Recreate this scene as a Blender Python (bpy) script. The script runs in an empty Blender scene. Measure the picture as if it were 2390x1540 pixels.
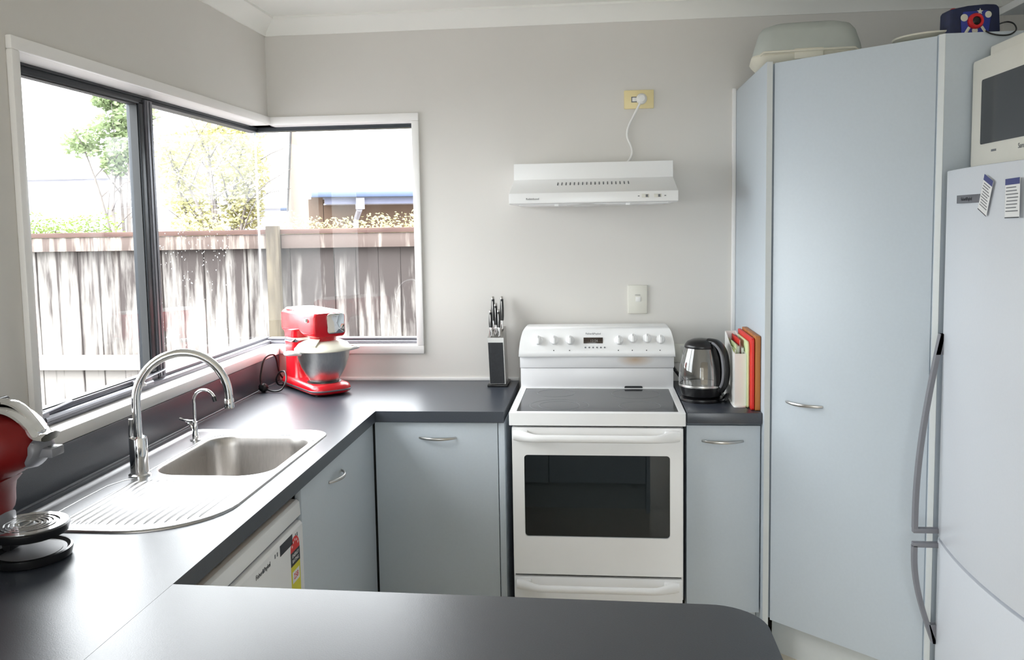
import bpy, bmesh, math, random
from math import sin, cos, pi, radians as R
from mathutils import Vector, Matrix
from mathutils.geometry import tessellate_polygon

scene = bpy.context.scene
COL = scene.collection
random.seed(7)

# ------------------------------------------------------------------ camera
CAM_LOC = Vector((1.3456, -3.5347, 1.5424))
yaw, pitch, roll = .1053, -.0869, -.0175
fwd = Vector((-sin(yaw), cos(yaw), 0)); rgt = Vector((cos(yaw), sin(yaw), 0)); up = Vector((0, 0, 1))
F = fwd * cos(pitch) + up * sin(pitch); U = up * cos(pitch) - fwd * sin(pitch)
RR = rgt * cos(roll) + U * sin(roll); UU = U * cos(roll) - rgt * sin(roll)
cam = bpy.data.cameras.new('camera'); co = bpy.data.objects.new('camera', cam); COL.objects.link(co)
M = Matrix((RR, UU, -F)).transposed().to_4x4(); M.translation = CAM_LOC
co.matrix_world = M
cam.sensor_width = 36; cam.lens = 2041.4 / 2390 * 36
cam.shift_x = (1195 - 1180) / 2390; cam.shift_y = (699.4 - 770) / 2390
cam.clip_start = .02
scene.camera = co

# ------------------------------------------------------------------ world, light, exposure
w = bpy.data.worlds.new('overcast_sky'); scene.world = w; w.use_nodes = True
nt = w.node_tree; nt.nodes.clear()
wo = nt.nodes.new('ShaderNodeOutputWorld'); bg = nt.nodes.new('ShaderNodeBackground')
tc = nt.nodes.new('ShaderNodeTexCoord'); sx = nt.nodes.new('ShaderNodeSeparateXYZ'); cr = nt.nodes.new('ShaderNodeValToRGB')
nt.links.new(tc.outputs['Generated'], sx.inputs[0]); nt.links.new(sx.outputs['Z'], cr.inputs[0])
cr.color_ramp.elements[0].position = 0.0; cr.color_ramp.elements[0].color = (.50, .515, .53, 1)
cr.color_ramp.elements[1].position = 0.85; cr.color_ramp.elements[1].color = (.985, .985, 1.02, 1)
nt.links.new(cr.outputs[0], bg.inputs['Color']); nt.links.new(bg.outputs[0], wo.inputs[0])
bg.inputs['Strength'].default_value = 14.0

def portal(loc, rot, sx_, sy_):
    l = bpy.data.lights.new('window_portal', 'AREA'); l.shape = 'RECTANGLE'; l.size = sx_; l.size_y = sy_
    l.cycles.is_portal = True
    o = bpy.data.objects.new('window_portal', l); COL.objects.link(o); o.location = loc; o.rotation_euler = rot
portal((-.16, -.75, 1.505), (0, -pi / 2, 0), .95, 1.80)     # left window, faces +x
portal((.26, .16, 1.505), (-pi / 2, 0, 0), .75, .95)        # back window, faces -y
portal((1.1, -6.6, 1.1), (pi / 2, 0, 0), 2.0, 2.1)        # added glazed doors behind the camera, for fill light

vs = scene.view_settings
vs.view_transform = 'Standard'; vs.look = 'None'; vs.gamma = 1; vs.use_curve_mapping = False
vs.exposure = 0.22
scene.cycles.use_denoising = True
scene.cycles.max_bounces = 12; scene.cycles.diffuse_bounces = 8; scene.cycles.transparent_max_bounces = 16
scene.cycles.sample_clamp_indirect = 6
scene.cycles.caustics_reflective = False; scene.cycles.caustics_refractive = False

# ------------------------------------------------------------------ materials
def srgb(r, g, b):
    f = lambda c: (c / 255 / 12.92) if c / 255 <= .04045 else ((c / 255 + .055) / 1.055) ** 2.4
    return (f(r), f(g), f(b), 1)

def mat(name, col, rough=.5, metal=0, var=0, scale=30, stretch=(1, 1, 1), bump=0, spec=None, coat=0, rvar=0, detail=4, col2=None):
    m = bpy.data.materials.new(name); m.use_nodes = True; t = m.node_tree
    b = t.nodes['Principled BSDF']
    b.inputs['Base Color'].default_value = col; b.inputs['Roughness'].default_value = rough; b.inputs['Metallic'].default_value = metal
    if spec is not None: b.inputs['Specular IOR Level'].default_value = spec
    if coat: b.inputs['Coat Weight'].default_value = coat; b.inputs['Coat Roughness'].default_value = .05
    if var or bump or rvar or col2:
        tcx = t.nodes.new('ShaderNodeTexCoord'); mp = t.nodes.new('ShaderNodeMapping'); n = t.nodes.new('ShaderNodeTexNoise')
        mp.inputs['Scale'].default_value = stretch; n.inputs['Scale'].default_value = scale; n.inputs['Detail'].default_value = detail
        t.links.new(tcx.outputs['Object'], mp.inputs[0]); t.links.new(mp.outputs[0], n.inputs['Vector'])
        if var or col2:
            mx = t.nodes.new('ShaderNodeMix'); mx.data_type = 'RGBA'
            if col2: c1, c2 = col, col2
            else:
                c1 = tuple(max(0, c * (1 - var)) for c in col[:3]) + (1,); c2 = tuple(min(1, c * (1 + var)) for c in col[:3]) + (1,)
            mx.inputs[6].default_value = c1; mx.inputs[7].default_value = c2
            rp = t.nodes.new('ShaderNodeMapRange'); rp.inputs[1].default_value = .3; rp.inputs[2].default_value = .7
            t.links.new(n.outputs['Fac'], rp.inputs[0]); t.links.new(rp.outputs[0], mx.inputs[0]); t.links.new(mx.outputs[2], b.inputs['Base Color'])
        if rvar:
            rp = t.nodes.new('ShaderNodeMapRange'); rp.inputs[3].default_value = rough - rvar; rp.inputs[4].default_value = rough + rvar
            t.links.new(n.outputs['Fac'], rp.inputs[0]); t.links.new(rp.outputs[0], b.inputs['Roughness'])
        if bump:
            bp = t.nodes.new('ShaderNodeBump'); bp.inputs['Strength'].default_value = bump; bp.inputs['Distance'].default_value = .001
            t.links.new(n.outputs['Fac'], bp.inputs['Height']); t.links.new(bp.outputs[0], b.inputs['Normal'])
    return m

def glass_mat(name, tint=(1, 1, 1, 1), rough=0.0, ior=1.45, boost=1.0):
    m = bpy.data.materials.new(name); m.use_nodes = True; t = m.node_tree; t.nodes.clear()
    o = t.nodes.new('ShaderNodeOutputMaterial'); mx = t.nodes.new('ShaderNodeMixShader')
    tr = t.nodes.new('ShaderNodeBsdfTransparent'); gl = t.nodes.new('ShaderNodeBsdfGlossy'); fr = t.nodes.new('ShaderNodeFresnel')
    tr.inputs[0].default_value = tint; gl.inputs['Roughness'].default_value = rough; 
    ge = t.nodes.new('ShaderNodeNewGeometry'); mi = t.nodes.new('ShaderNodeMapRange'); mi.inputs[3].default_value = ior; mi.inputs[4].default_value = 1 / ior
    t.links.new(ge.outputs['Backfacing'], mi.inputs[0]); t.links.new(mi.outputs[0], fr.inputs[0])
    mu = t.nodes.new('ShaderNodeMath'); mu.operation = 'MULTIPLY'; mu.inputs[1].default_value = boost; mu.use_clamp = True
    t.links.new(fr.outputs[0], mu.inputs[0]); t.links.new(mu.outputs[0], mx.inputs[0])
    t.links.new(tr.outputs[0], mx.inputs[1]); t.links.new(gl.outputs[0], mx.inputs[2]); t.links.new(mx.outputs[0], o.inputs[0])
    return m

m_wall = mat('wall_paint', srgb(214, 211, 206), .75, var=.015, scale=3, bump=.05)
m_ceil = mat('ceiling_paint', srgb(238, 238, 233), .8, var=.01, scale=3)
m_trim = mat('white_gloss_trim', srgb(238, 236, 234), .35, var=.01, scale=6)
m_cab = mat('blue_grey_laminate', srgb(190, 199, 207), .42, var=.012, scale=120)
m_edge = mat('pale_edge_strip', srgb(206, 210, 210), .45, var=.01, scale=60)
m_dark = mat('gap_shade', srgb(26, 27, 28), .8, var=.05)
m_top = mat('charcoal_laminate', srgb(53, 58, 67), .34, spec=.8, var=.22, scale=420, bump=.12, rvar=.05, detail=2)
m_alu = mat('dark_aluminium', srgb(46, 50, 55), .38, .35, var=.04, scale=40)
m_alud = mat('black_rubber_gasket', srgb(24, 26, 28), .5, var=.05)
m_alul = mat('grey_aluminium', srgb(104, 104, 110), .38, .5, var=.04, scale=40)
m_steel = mat('brushed_steel', (.47, .47, .48, 1), .30, 1, var=.04, scale=60, stretch=(1, 12, 1), rvar=.04)
m_steelb = mat('bowl_steel', (.66, .64, .61, 1), .33, 1, var=.05, scale=50, stretch=(4, 4, .6), rvar=.05)
m_hnd = mat('cast_aluminium', (.86, .86, .85, 1), .45, .5, var=.02)
m_sinkb = mat('sink_bowl_steel', (.44, .42, .40, 1), .36, 1, var=.06, scale=50, stretch=(4, 4, .6), rvar=.05)
m_chrome = mat('chrome', (.80, .80, .80, 1), .06, 1, rvar=.02)
m_satin = mat('satin_nickel', (.55, .54, .52, 1), .3, 1, rvar=.03)
m_white = mat('white_enamel', srgb(243, 243, 243), .28, var=.008, scale=8)
m_whitep = mat('white_plastic', srgb(230, 229, 226), .4, var=.01, scale=20)
m_fridge = mat('fridge_white', srgb(208, 212, 219), .30, var=.01, scale=200, bump=.02)
m_cream = mat('cream_plastic', srgb(232, 216, 164), .45, var=.02)
m_mcream = mat('offwhite_plastic', srgb(216, 214, 204), .45, var=.012)
m_red = mat('red_enamel', srgb(190, 16, 30), .25, var=.02, coat=.15)
m_redc = mat('dark_red_lacquer', srgb(112, 12, 12), .5, var=.03, spec=.35)
m_black = mat('black_plastic', srgb(20, 20, 22), .3, var=.05)
m_blackm = mat('black_textured', srgb(30, 32, 36), .55, var=.25, scale=150)
m_grey = mat('grey_plastic', srgb(120, 120, 126), .4, var=.03)
m_cook = mat('ceramic_glass', srgb(44, 46, 50), .13, var=.06, scale=500)
m_ring = mat('ring_print', srgb(120, 122, 124), .3, var=.02)
m_ink = mat('grey_ink', srgb(110, 112, 116), .6, var=.02)
m_inkd = mat('dark_ink', srgb(50, 52, 58), .6, var=.02)
m_inkb = mat('blue_ink', srgb(52, 60, 120), .6, var=.05)
m_paper = mat('paper', srgb(226, 226, 226), .8, var=.02)
m_disp = mat('display_glass', srgb(62, 52, 46), .15, var=.05)
m_dispw = mat('display_digits', srgb(150, 150, 146), .4, var=.03)
m_oveng = glass_mat('oven_door_glass', (.33, .36, .37, 1), 0.0, 1.5, 1.3)
m_enamel = mat('oven_enamel', srgb(26, 32, 34), .4, var=.1)
m_glass = glass_mat('window_glass', (.97, .985, .98, 1), 0.0, 1.45, .40)
m_kglass = glass_mat('kettle_glass', (.82, .81, .79, 1), .04, 1.5, 2.6)
m_sil = mat('silicone_joint', srgb(196, 200, 202), .4, var=.02)
m_floor = mat('vinyl_floor', srgb(226, 216, 200), .45, var=.05, scale=8)
m_wood = mat('bamboo_board', srgb(190, 120, 52), .5, col2=srgb(160, 92, 36), scale=40, stretch=(1, 1, .08))
m_bred = mat('red_board', srgb(214, 34, 26), .45, var=.03)
m_bgreen = mat('lime_board', srgb(206, 220, 170), .45, var=.03)
m_batten = mat('raw_batten', srgb(178, 150, 122), .7, var=.08, scale=30, stretch=(1, .1, 1))
m_navy = mat('navy_fabric', srgb(26, 34, 66), .7, var=.2, scale=60)
m_blue = mat('blue_print', srgb(40, 52, 140), .6, var=.05)
m_lens = mat('red_rubber', srgb(196, 28, 36), .45, var=.05)
m_lblack = mat('lens_black', srgb(10, 10, 12), .2, var=.05)
m_print = mat('ivory_print', srgb(206, 206, 190), .6, var=.03)
m_yel = mat('yellow_label', srgb(214, 206, 60), .6, var=.02)
m_lred = mat('red_label', srgb(214, 52, 50), .6, var=.02)
m_lblk = mat('black_label', srgb(44, 48, 52), .6, var=.02)
m_olive = mat('olive_booklet', srgb(150, 160, 90), .7, var=.05)
m_tub = mat('frosted_plastic', srgb(206, 212, 206), .45, var=.02)
m_tub.node_tree.nodes['Principled BSDF'].inputs['Transmission Weight'].default_value = .25
m_tubw = mat('ivory_plastic', srgb(220, 216, 200), .45, var=.02)
m_fence2 = None

def stained_enamel():
    m = mat('white_enamel_stained', srgb(234, 234, 236), .3, var=.008, scale=8)
    t = m.node_tree; b = t.nodes['Principled BSDF']
    src = b.inputs['Base Color'].links[0].from_socket
    g = t.nodes.new('ShaderNodeNewGeometry'); mp = t.nodes.new('ShaderNodeMapping'); mp.vector_type = 'POINT'
    mp.inputs['Location'].default_value = (-1.487 / .075, 0, -1.012 / .028); mp.inputs['Scale'].default_value = (1 / .075, .001, 1 / .028)
    gr = t.nodes.new('ShaderNodeTexGradient'); gr.gradient_type = 'SPHERICAL'
    mx = t.nodes.new('ShaderNodeMix'); mx.data_type = 'RGBA'; mx.inputs[7].default_value = srgb(190, 150, 96)
    mu = t.nodes.new('ShaderNodeMath'); mu.operation = 'MULTIPLY'; mu.inputs[1].default_value = .75
    t.links.new(g.outputs['Position'], mp.inputs[0]); t.links.new(mp.outputs[0], gr.inputs[0]); t.links.new(gr.outputs['Fac'], mu.inputs[0])
    t.links.new(mu.outputs[0], mx.inputs[0]); t.links.new(src, mx.inputs[6]); t.links.new(mx.outputs[2], b.inputs['Base Color'])
    return m
m_stain = stained_enamel()

def fence_mat(name, pale, dark, top, amount=.5, edge=False):
    """weathered whitewashed timber: vertical dark streaks, heavier near the paling tops"""
    m = bpy.data.materials.new(name); m.use_nodes = True; t = m.node_tree; b = t.nodes['Principled BSDF']
    b.inputs['Roughness'].default_value = .9
    g = t.nodes.new('ShaderNodeNewGeometry'); mp = t.nodes.new('ShaderNodeMapping'); mp.inputs['Scale'].default_value = (11, 11, 1.1)
    n = t.nodes.new('ShaderNodeTexNoise'); n.inputs['Scale'].default_value = 1.6; n.inputs['Detail'].default_value = 7; n.inputs['Roughness'].default_value = .62
    t.links.new(g.outputs['Position'], mp.inputs[0]); t.links.new(mp.outputs[0], n.inputs['Vector'])
    n2 = t.nodes.new('ShaderNodeTexNoise'); n2.inputs['Scale'].default_value = 1.1; n2.inputs['Detail'].default_value = 2
    t.links.new(g.outputs['Position'], n2.inputs['Vector'])
    s = t.nodes.new('ShaderNodeSeparateXYZ'); t.links.new(g.outputs['Position'], s.inputs[0])
    z = t.nodes.new('ShaderNodeMapRange'); z.inputs[1].default_value = top - .9; z.inputs[2].default_value = top; z.inputs[3].default_value = -.10; z.inputs[4].default_value = .13
    t.links.new(s.outputs['Z'], z.inputs[0])
    x = t.nodes.new('ShaderNodeMapRange'); x.inputs[1].default_value = -2.6; x.inputs[2].default_value = .2; x.inputs[3].default_value = -.05; x.inputs[4].default_value = .07
    t.links.new(s.outputs['X'], x.inputs[0])
    a = t.nodes.new('ShaderNodeMath'); a.operation = 'ADD'; t.links.new(n.outputs['Fac'], a.inputs[0]); t.links.new(z.outputs[0], a.inputs[1])
    a1 = t.nodes.new('ShaderNodeMath'); a1.operation = 'ADD'; t.links.new(a.outputs[0], a1.inputs[0]); t.links.new(x.outputs[0], a1.inputs[1])
    a2 = t.nodes.new('ShaderNodeMath'); a2.operation = 'MULTIPLY_ADD'; a2.inputs[1].default_value = .35; t.links.new(n2.outputs['Fac'], a2.inputs[0]); t.links.new(a1.outputs[0], a2.inputs[2])
    rp = t.nodes.new('ShaderNodeMapRange'); rp.inputs[1].default_value = .63; rp.inputs[2].default_value = .80; rp.inputs[4].default_value = amount
    src = a2.outputs[0]
    if edge:   # grime along the joints between palings
        to = t.nodes.new('ShaderNodeTexCoord'); so_ = t.nodes.new('ShaderNodeSeparateXYZ'); ab = t.nodes.new('ShaderNodeMath'); ab.operation = 'ABSOLUTE'
        t.links.new(to.outputs['Object'], so_.inputs[0]); t.links.new(so_.outputs['X'], ab.inputs[0])
        er = t.nodes.new('ShaderNodeMapRange'); er.inputs[1].default_value = .0630; er.inputs[2].default_value = .0705; er.inputs[4].default_value = .13
        t.links.new(ab.outputs[0], er.inputs[0]); ad = t.nodes.new('ShaderNodeMath'); ad.operation = 'ADD'
        t.links.new(src, ad.inputs[0]); t.links.new(er.outputs[0], ad.inputs[1]); src = ad.outputs[0]
    t.links.new(src, rp.inputs[0])
    mx = t.nodes.new('ShaderNodeMix'); mx.data_type = 'RGBA'; mx.inputs[6].default_value = pale; mx.inputs[7].default_value = dark
    t.links.new(rp.outputs[0], mx.inputs[0]); t.links.new(mx.outputs[2], b.inputs['Base Color'])
    return m

# ------------------------------------------------------------------ mesh helpers
class B:
    def __init__(s, xf=None): s.bm = bmesh.new(); s.xf = xf
    def _fin(s, vs_):
        if s.xf is not None: bmesh.ops.transform(s.bm, matrix=s.xf, verts=vs_)
        return s
    def box(s, x0, x1, y0, y1, z0, z1, bev=0, seg=2, mtx=None):
        x0, x1 = min(x0, x1), max(x0, x1); y0, y1 = min(y0, y1), max(y0, y1); z0, z1 = min(z0, z1), max(z0, z1)
        t = bmesh.new()
        v = [t.verts.new(p) for p in ((x0, y0, z0), (x1, y0, z0), (x1, y1, z0), (x0, y1, z0), (x0, y0, z1), (x1, y0, z1), (x1, y1, z1), (x0, y1, z1))]
        for f in ((0, 3, 2, 1), (4, 5, 6, 7), (0, 1, 5, 4), (1, 2, 6, 5), (2, 3, 7, 6), (3, 0, 4, 7)): t.faces.new([v[i] for i in f])
        if bev: bmesh.ops.bevel(t, geom=list(t.edges), offset=bev, segments=seg, profile=.5, affect='EDGES')
        return s._merge(t, mtx)
    def _merge(s, t, mtx=None):
        if mtx is not None: bmesh.ops.transform(t, matrix=mtx, verts=t.verts)
        if s.xf is not None: bmesh.ops.transform(t, matrix=s.xf, verts=t.verts)
        me = bpy.data.meshes.new('tmp'); t.to_mesh(me); t.free(); s.bm.from_mesh(me); bpy.data.meshes.remove(me)
        return s
    def prism(s, poly, a0, a1, axis='z', holes=(), bev=0, seg=2, mtx=None, cap0=True):
        """extrude a 2D polygon; axis z: (x,y); axis x: (y,z); axis y: (x,z)"""
        def P(p, a): return {'z': (p[0], p[1], a), 'x': (a, p[0], p[1]), 'y': (p[0], a, p[1])}[axis]
        t = bmesh.new(); loops = [list(poly)] + [list(h) for h in holes]
        flat = [p for l in loops for p in l]
        lo = [t.verts.new(P(p, a0)) for p in flat]; hi = [t.verts.new(P(p, a1)) for p in flat]
        tris = tessellate_polygon([[Vector((p[0], p[1], 0)) for p in l] for l in loops]) if (holes or len(poly) > 4) else None
        if holes:
            for a, b_, c in tris:
                for vv in ((hi[a], hi[b_], hi[c]), (lo[c], lo[b_], lo[a])):
                    try: t.faces.new(vv)
                    except ValueError: pass
        else:
            t.faces.new(hi)
            if cap0: t.faces.new(lo[::-1])
        k = 0
        for l in loops:
            n = len(l)
            for i in range(n):
                a, b_ = k + i, k + (i + 1) % n
                t.faces.new((lo[a], lo[b_], hi[b_], hi[a]))
            k += n
        bmesh.ops.recalc_face_normals(t, faces=t.faces)
        if bev:
            es = [e for e in t.edges if len(e.link_faces) == 2 and e.calc_face_angle(0) > .6]
            bmesh.ops.bevel(t, geom=es, offset=bev, segments=seg, profile=.5, affect='EDGES')
        return s._merge(t, mtx)
    def loft(s, loops, cap0=True, cap1=True, closed=True, mtx=None):
        t = bmesh.new(); L = [[t.verts.new(p) for p in l] for l in loops]; n = len(L[0])
        for a, b_ in zip(L, L[1:]):
            for i in range(n if closed else n - 1):
                j = (i + 1) % n; t.faces.new((a[i], a[j], b_[j], b_[i]))
        if cap0: t.faces.new(L[0][::-1])
        if cap1: t.faces.new(L[-1])
        bmesh.ops.recalc_face_normals(t, faces=t.faces)
        return s._merge(t, mtx)
    def lathe(s, prof, c=(0, 0, 0), n=32, mtx=None, cap=True):
        loops = [[(c[0] + max(r, 1e-5) * cos(2 * pi * i / n), c[1] + max(r, 1e-5) * sin(2 * pi * i / n), c[2] + z) for i in range(n)] for r, z in prof]
        return s.loft(loops, cap, cap, True, mtx)
    def tube(s, pts, r, n=10, closed=False, flat=None, mtx=None):
        pts = [Vector(p) for p in pts]; N = len(pts); rs = r if isinstance(r, (list, tuple)) else [r] * N
        loops = []; prev = None
        for i, p in enumerate(pts):
            a = pts[(i - 1) % N] if (closed or i) else p; b_ = pts[(i + 1) % N] if (closed or i < N - 1) else p
            d = (b_ - a).normalized()
            if prev is None:
                ref = Vector((0, 0, 1)) if abs(d.z) < .9 else Vector((1, 0, 0))
                nrm = (ref - d * ref.dot(d)).normalized()
            else: nrm = (prev - d * prev.dot(d)).normalized()
            prev = nrm; bi = d.cross(nrm)
            fx, fy = flat if flat else (1, 1)
            loops.append([tuple(p + nrm * (rs[i] * fx * cos(2 * pi * k / n)) + bi * (rs[i] * fy * sin(2 * pi * k / n))) for k in range(n)])
        if closed: loops.append(loops[0])
        s.loft(loops, not closed, not closed, True, mtx)
        if closed: bmesh.ops.remove_doubles(s.bm, verts=s.bm.verts, dist=1e-6)
        return s
    def ball(s, c, r, sub=2, sc=(1, 1, 1), mtx=None):
        t = bmesh.new(); bmesh.ops.create_icosphere(t, subdivisions=sub, radius=r)
        bmesh.ops.transform(t, matrix=Matrix.Translation(c) @ Matrix.Diagonal((*sc, 1)), verts=t.verts)
        return s._merge(t, mtx)
    def mesh(s, name, smooth=True, ang=32):
        me = bpy.data.meshes.new(name); s.bm.to_mesh(me); s.bm.free()
        if smooth:
            me.polygons.foreach_set('use_smooth', [True] * len(me.polygons))
            me.set_sharp_from_angle(angle=R(ang))
        return me

W = {}
def thing(name, label=None, cat=None, loc=(0, 0, 0), rz=0, group=None, kind=None):
    o = bpy.data.objects.new(name, None); COL.objects.link(o); o.empty_display_size = .05
    o.location = loc; o.rotation_euler = (0, 0, rz)
    W[o] = Matrix.Translation(loc) @ Matrix.Rotation(rz, 4, 'Z')
    if label: o['label'] = label
    if cat: o['category'] = cat
    if group: o['group'] = group
    if kind: o['kind'] = kind
    return o
def part(name, b, m, parent=None, label=None, local=False, smooth=True, kind=None, ang=32):
    me = b if isinstance(b, bpy.types.Mesh) else b.mesh(name, smooth, ang)
    if parent is not None and not local: me.transform(W[parent].inverted())
    o = bpy.data.objects.new(name, me); COL.objects.link(o)
    for mm in (m if isinstance(m, (list, tuple)) else [m]): me.materials.append(mm)
    if parent is not None: o.parent = parent; W[o] = W[parent]
    else: W[o] = Matrix()
    if label: o['label'] = label
    if kind: o['kind'] = kind
    return o
def tag(o, label, cat, group=None):
    o['label'] = label; o['category'] = cat
    if group: o['group'] = group
    return o
def single(name, b, m, label, cat, base=None, group=None, **k):
    """a thing that is one mesh, origin at its base"""
    o = part(name, b, m, None, **k); tag(o, label, cat, group)
    if base: o.data.transform(Matrix.Translation(-Vector(base))); o.location = base
    return o
def struct(name, b, m, parent=None, **k):
    o = part(name, b, m, parent, **k)
    if parent is None: o['kind'] = 'structure'
    return o
def share(proto, parent, loc, name=None, rot=None):
    o = proto.copy(); COL.objects.link(o); o.parent = parent; o.location = loc
    if rot: o.rotation_euler = rot
    W[o] = W.get(parent, Matrix()); return o
def rrect(x0, x1, y0, y1, r, n=6):
    rs = r if isinstance(r, (list, tuple)) else [r] * 4      # order: (x1,y1) (x0,y1) (x0,y0) (x1,y0)
    out = []
    for (cx, cy, sx_, sy_, a0), q in zip(((x1, y1, -1, -1, 0), (x0, y1, 1, -1, 90), (x0, y0, 1, 1, 180), (x1, y0, -1, 1, 270)), rs):
        for k in range(n + 1):
            a = R(a0 + 90 * k / n); out.append((cx + sx_ * q + q * cos(a), cy + sy_ * q + q * sin(a)))
    return out
def arc(c, r, a0, a1, n, ax='xz'):
    out = []
    for k in range(n + 1):
        a = R(a0 + (a1 - a0) * k / n); out.append((c[0] + r * cos(a), c[1] + r * sin(a)))
    return out
def text_mesh(s, size, thick=0):
    c = bpy.data.curves.new('lettering', 'FONT'); c.body = s; c.size = size; c.align_x = 'CENTER'; c.align_y = 'CENTER'; c.extrude = thick; c.resolution_u = 3
    o = bpy.data.objects.new('lettering', c); COL.objects.link(o)
    dg = bpy.context.evaluated_depsgraph_get(); dg.update()
    me = bpy.data.meshes.new_from_object(o.evaluated_get(dg)); bpy.data.objects.remove(o); bpy.data.curves.remove(c)
    return me
def lettering(name, s, size, origin, xdir, ydir, m, parent, thick=.0002):
    me = text_mesh(s, size, thick); me.materials.clear()
    X = Vector(xdir).normalized(); Y = Vector(ydir); Y = (Y - X * Y.dot(X)).normalized(); Z = X.cross(Y)
    T = Matrix((X, Y, Z)).transposed().to_4x4(); T.translation = Vector(origin)
    me.transform(T)
    return part(name, me, m, parent)

FZ = .05          # floor level
BZ = .90          # worktop level

# ------------------------------------------------------------------ room shell
CZ = 2.385
XR, YF = 2.867, -6.5
struct('floor', B().box(-.12, XR + .12, YF - .12, .12, FZ - .06, FZ), m_floor)
struct('ceiling', B().box(-.12, XR + .12, YF - .12, .12, CZ, CZ + .08), m_ceil)
# walls with their openings (corner window: the wall corner itself is open between sill and head)
WS, WH = 1.022, 1.990        # rough opening
struct('wall_back', B().box(-.12, XR + .12, 0, .12, FZ, WS).box(-.12, XR + .12, 0, .12, WH, CZ).box(.626, XR + .12, 0, .12, WS, WH), m_wall)
struct('wall_left', B().box(-.12, 0, YF, 0, FZ, WS).box(-.12, 0, YF, 0, WH, CZ).box(-.12, 0, YF, -1.612, WS, WH), m_wall)
struct('wall_right', B().box(XR, XR + .12, YF, 0, FZ, CZ), m_wall)
struct('wall_front', B().box(-.12, .1, YF - .12, YF, FZ, CZ).box(2.1, XR + .12, YF - .12, YF, FZ, CZ).box(.1, 2.1, YF - .12, YF, 2.15, CZ), m_wall)
# cornices
def cornice(name, p):  # straight covings; profile from wall z=2.32 to ceiling .065 out
    prof = [(0, 2.32), (.006, 2.32), (.010, 2.333), (.052, 2.372), (.062, 2.376), (.062, CZ), (0, CZ)]
    return p(prof)
struct('trim_1', B().prism([(-a, z) for a, z in [(0, 2.32), (.006, 2.32), (.010, 2.333), (.052, 2.372), (.062, 2.376), (.062, CZ), (0, CZ)]], 0, XR, 'x'), m_ceil)
struct('trim_2', B().prism([(a, z) for a, z in [(0, 2.32), (.006, 2.32), (.010, 2.333), (.052, 2.372), (.062, 2.376), (.062, CZ), (0, CZ)]], YF, 0, 'y'), m_ceil)
struct('trim_3', B().prism([(XR - a, z) for a, z in [(0, 2.32), (.006, 2.32), (.010, 2.333), (.052, 2.372), (.062, 2.376), (.062, CZ), (0, CZ)]], YF, 0, 'y'), m_ceil)
# bead between back wall and worktop, and the cover strip beside the pantry
struct('trim_4', B().box(.0, 1.022, -.007, 0, BZ, BZ + .014, .002), m_trim)
struct('trim_5', B().box(1.872, 1.888, -.012, 0, BZ, 2.05, .003), m_trim)

# ------------------------------------------------------------------ windows
ZS, ZH = 1.047, 1.962     # finished sill and head
GX, GY = -.095, .095      # glass planes
win1 = thing('window_1', loc=(0, -.8, ZS), kind='structure')
part('architrave', B().box(0, .016, -1.617, .016, ZH, 1.994, .003), m_trim, win1)
part('architrave', B().box(0, .016, -1.617, -1.588, 1.014, ZH, .003), m_trim, win1)
part('architrave', B().box(0, .016, -1.588, -.016, 1.014, ZS + .001, .003), m_trim, win1)
part('reveal_lining', B().box(-.12, .004, -1.60, .09, ZH, ZH + .028).box(-.12, .004, -1.612, -1.588, ZS, ZH), m_trim, win1)
part('sill_board', B().box(-.12, .012, -1.60, 0, ZS - .024, ZS, .002), m_trim, win1)
# outer aluminium frame: head, sill, side
part('frame_head', B().box(-.125, -.072, -1.588, .118, ZH - .007, ZH).box(-.125, -.080, -1.588, .118, ZH - .017, ZH - .007), m_alu, win1)
part('frame_sill', B().box(-.125, -.050, -1.588, .118, ZS, ZS + .014, .002).box(-.125, -.075, -1.588, .118, ZS + .014, ZS + .024, .002), m_alul, win1)
part('frame_jamb', B().box(-.125, -.070, -1.588, -1.566, ZS, ZH), m_alu, win1)
part('mullion', B().box(-.125, -.072, -.860, -.814, ZS + .012, ZH - .010, .002).box(-.072, -.070, -.852, -.842, ZS + .02, ZH - .014).box(-.072, -.070, -.832, -.822, ZS + .02, ZH - .014), m_alul, win1)
# opening sash on the left
sash = part('sash', B().box(-.118, -.076, -1.566, -.862, ZH - .026, ZH - .017, .001).box(-.118, -.078, -1.566, -.862, ZS + .024, ZS + .030)
     .box(-.118, -.076, -1.566, -1.540, ZS + .04, ZH - .02, .002).box(-.118, -.076, -.893, -.862, ZS + .04, ZH - .02, .002), m_alu, win1)
part('glazing_bead', B().box(-.104, -.080, -.898, -.893, ZS + .04, ZH - .026).box(-.104, -.080, -1.54, -1.535, ZS + .04, ZH - .026)
     .box(-.104, -.080, -1.54, -.893, ZH - .030, ZH - .026).box(-.104, -.080, -1.54, -.893, ZS + .036, ZS + .039), m_alud, sash)
part('bottom_rail', B().box(-.118, -.074, -1.566, -.862, ZS + .020, ZS + .036, .003).box(-.075, -.070, -1.56, -.87, ZS + .022, ZS + .026), m_alul, sash)  # same dark sash; the light from the sky is put into a paler grey
part('pane', B().box(-.099, -.095, -1.538, -.895, ZS + .034, ZH - .027), m_glass, sash)
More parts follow.
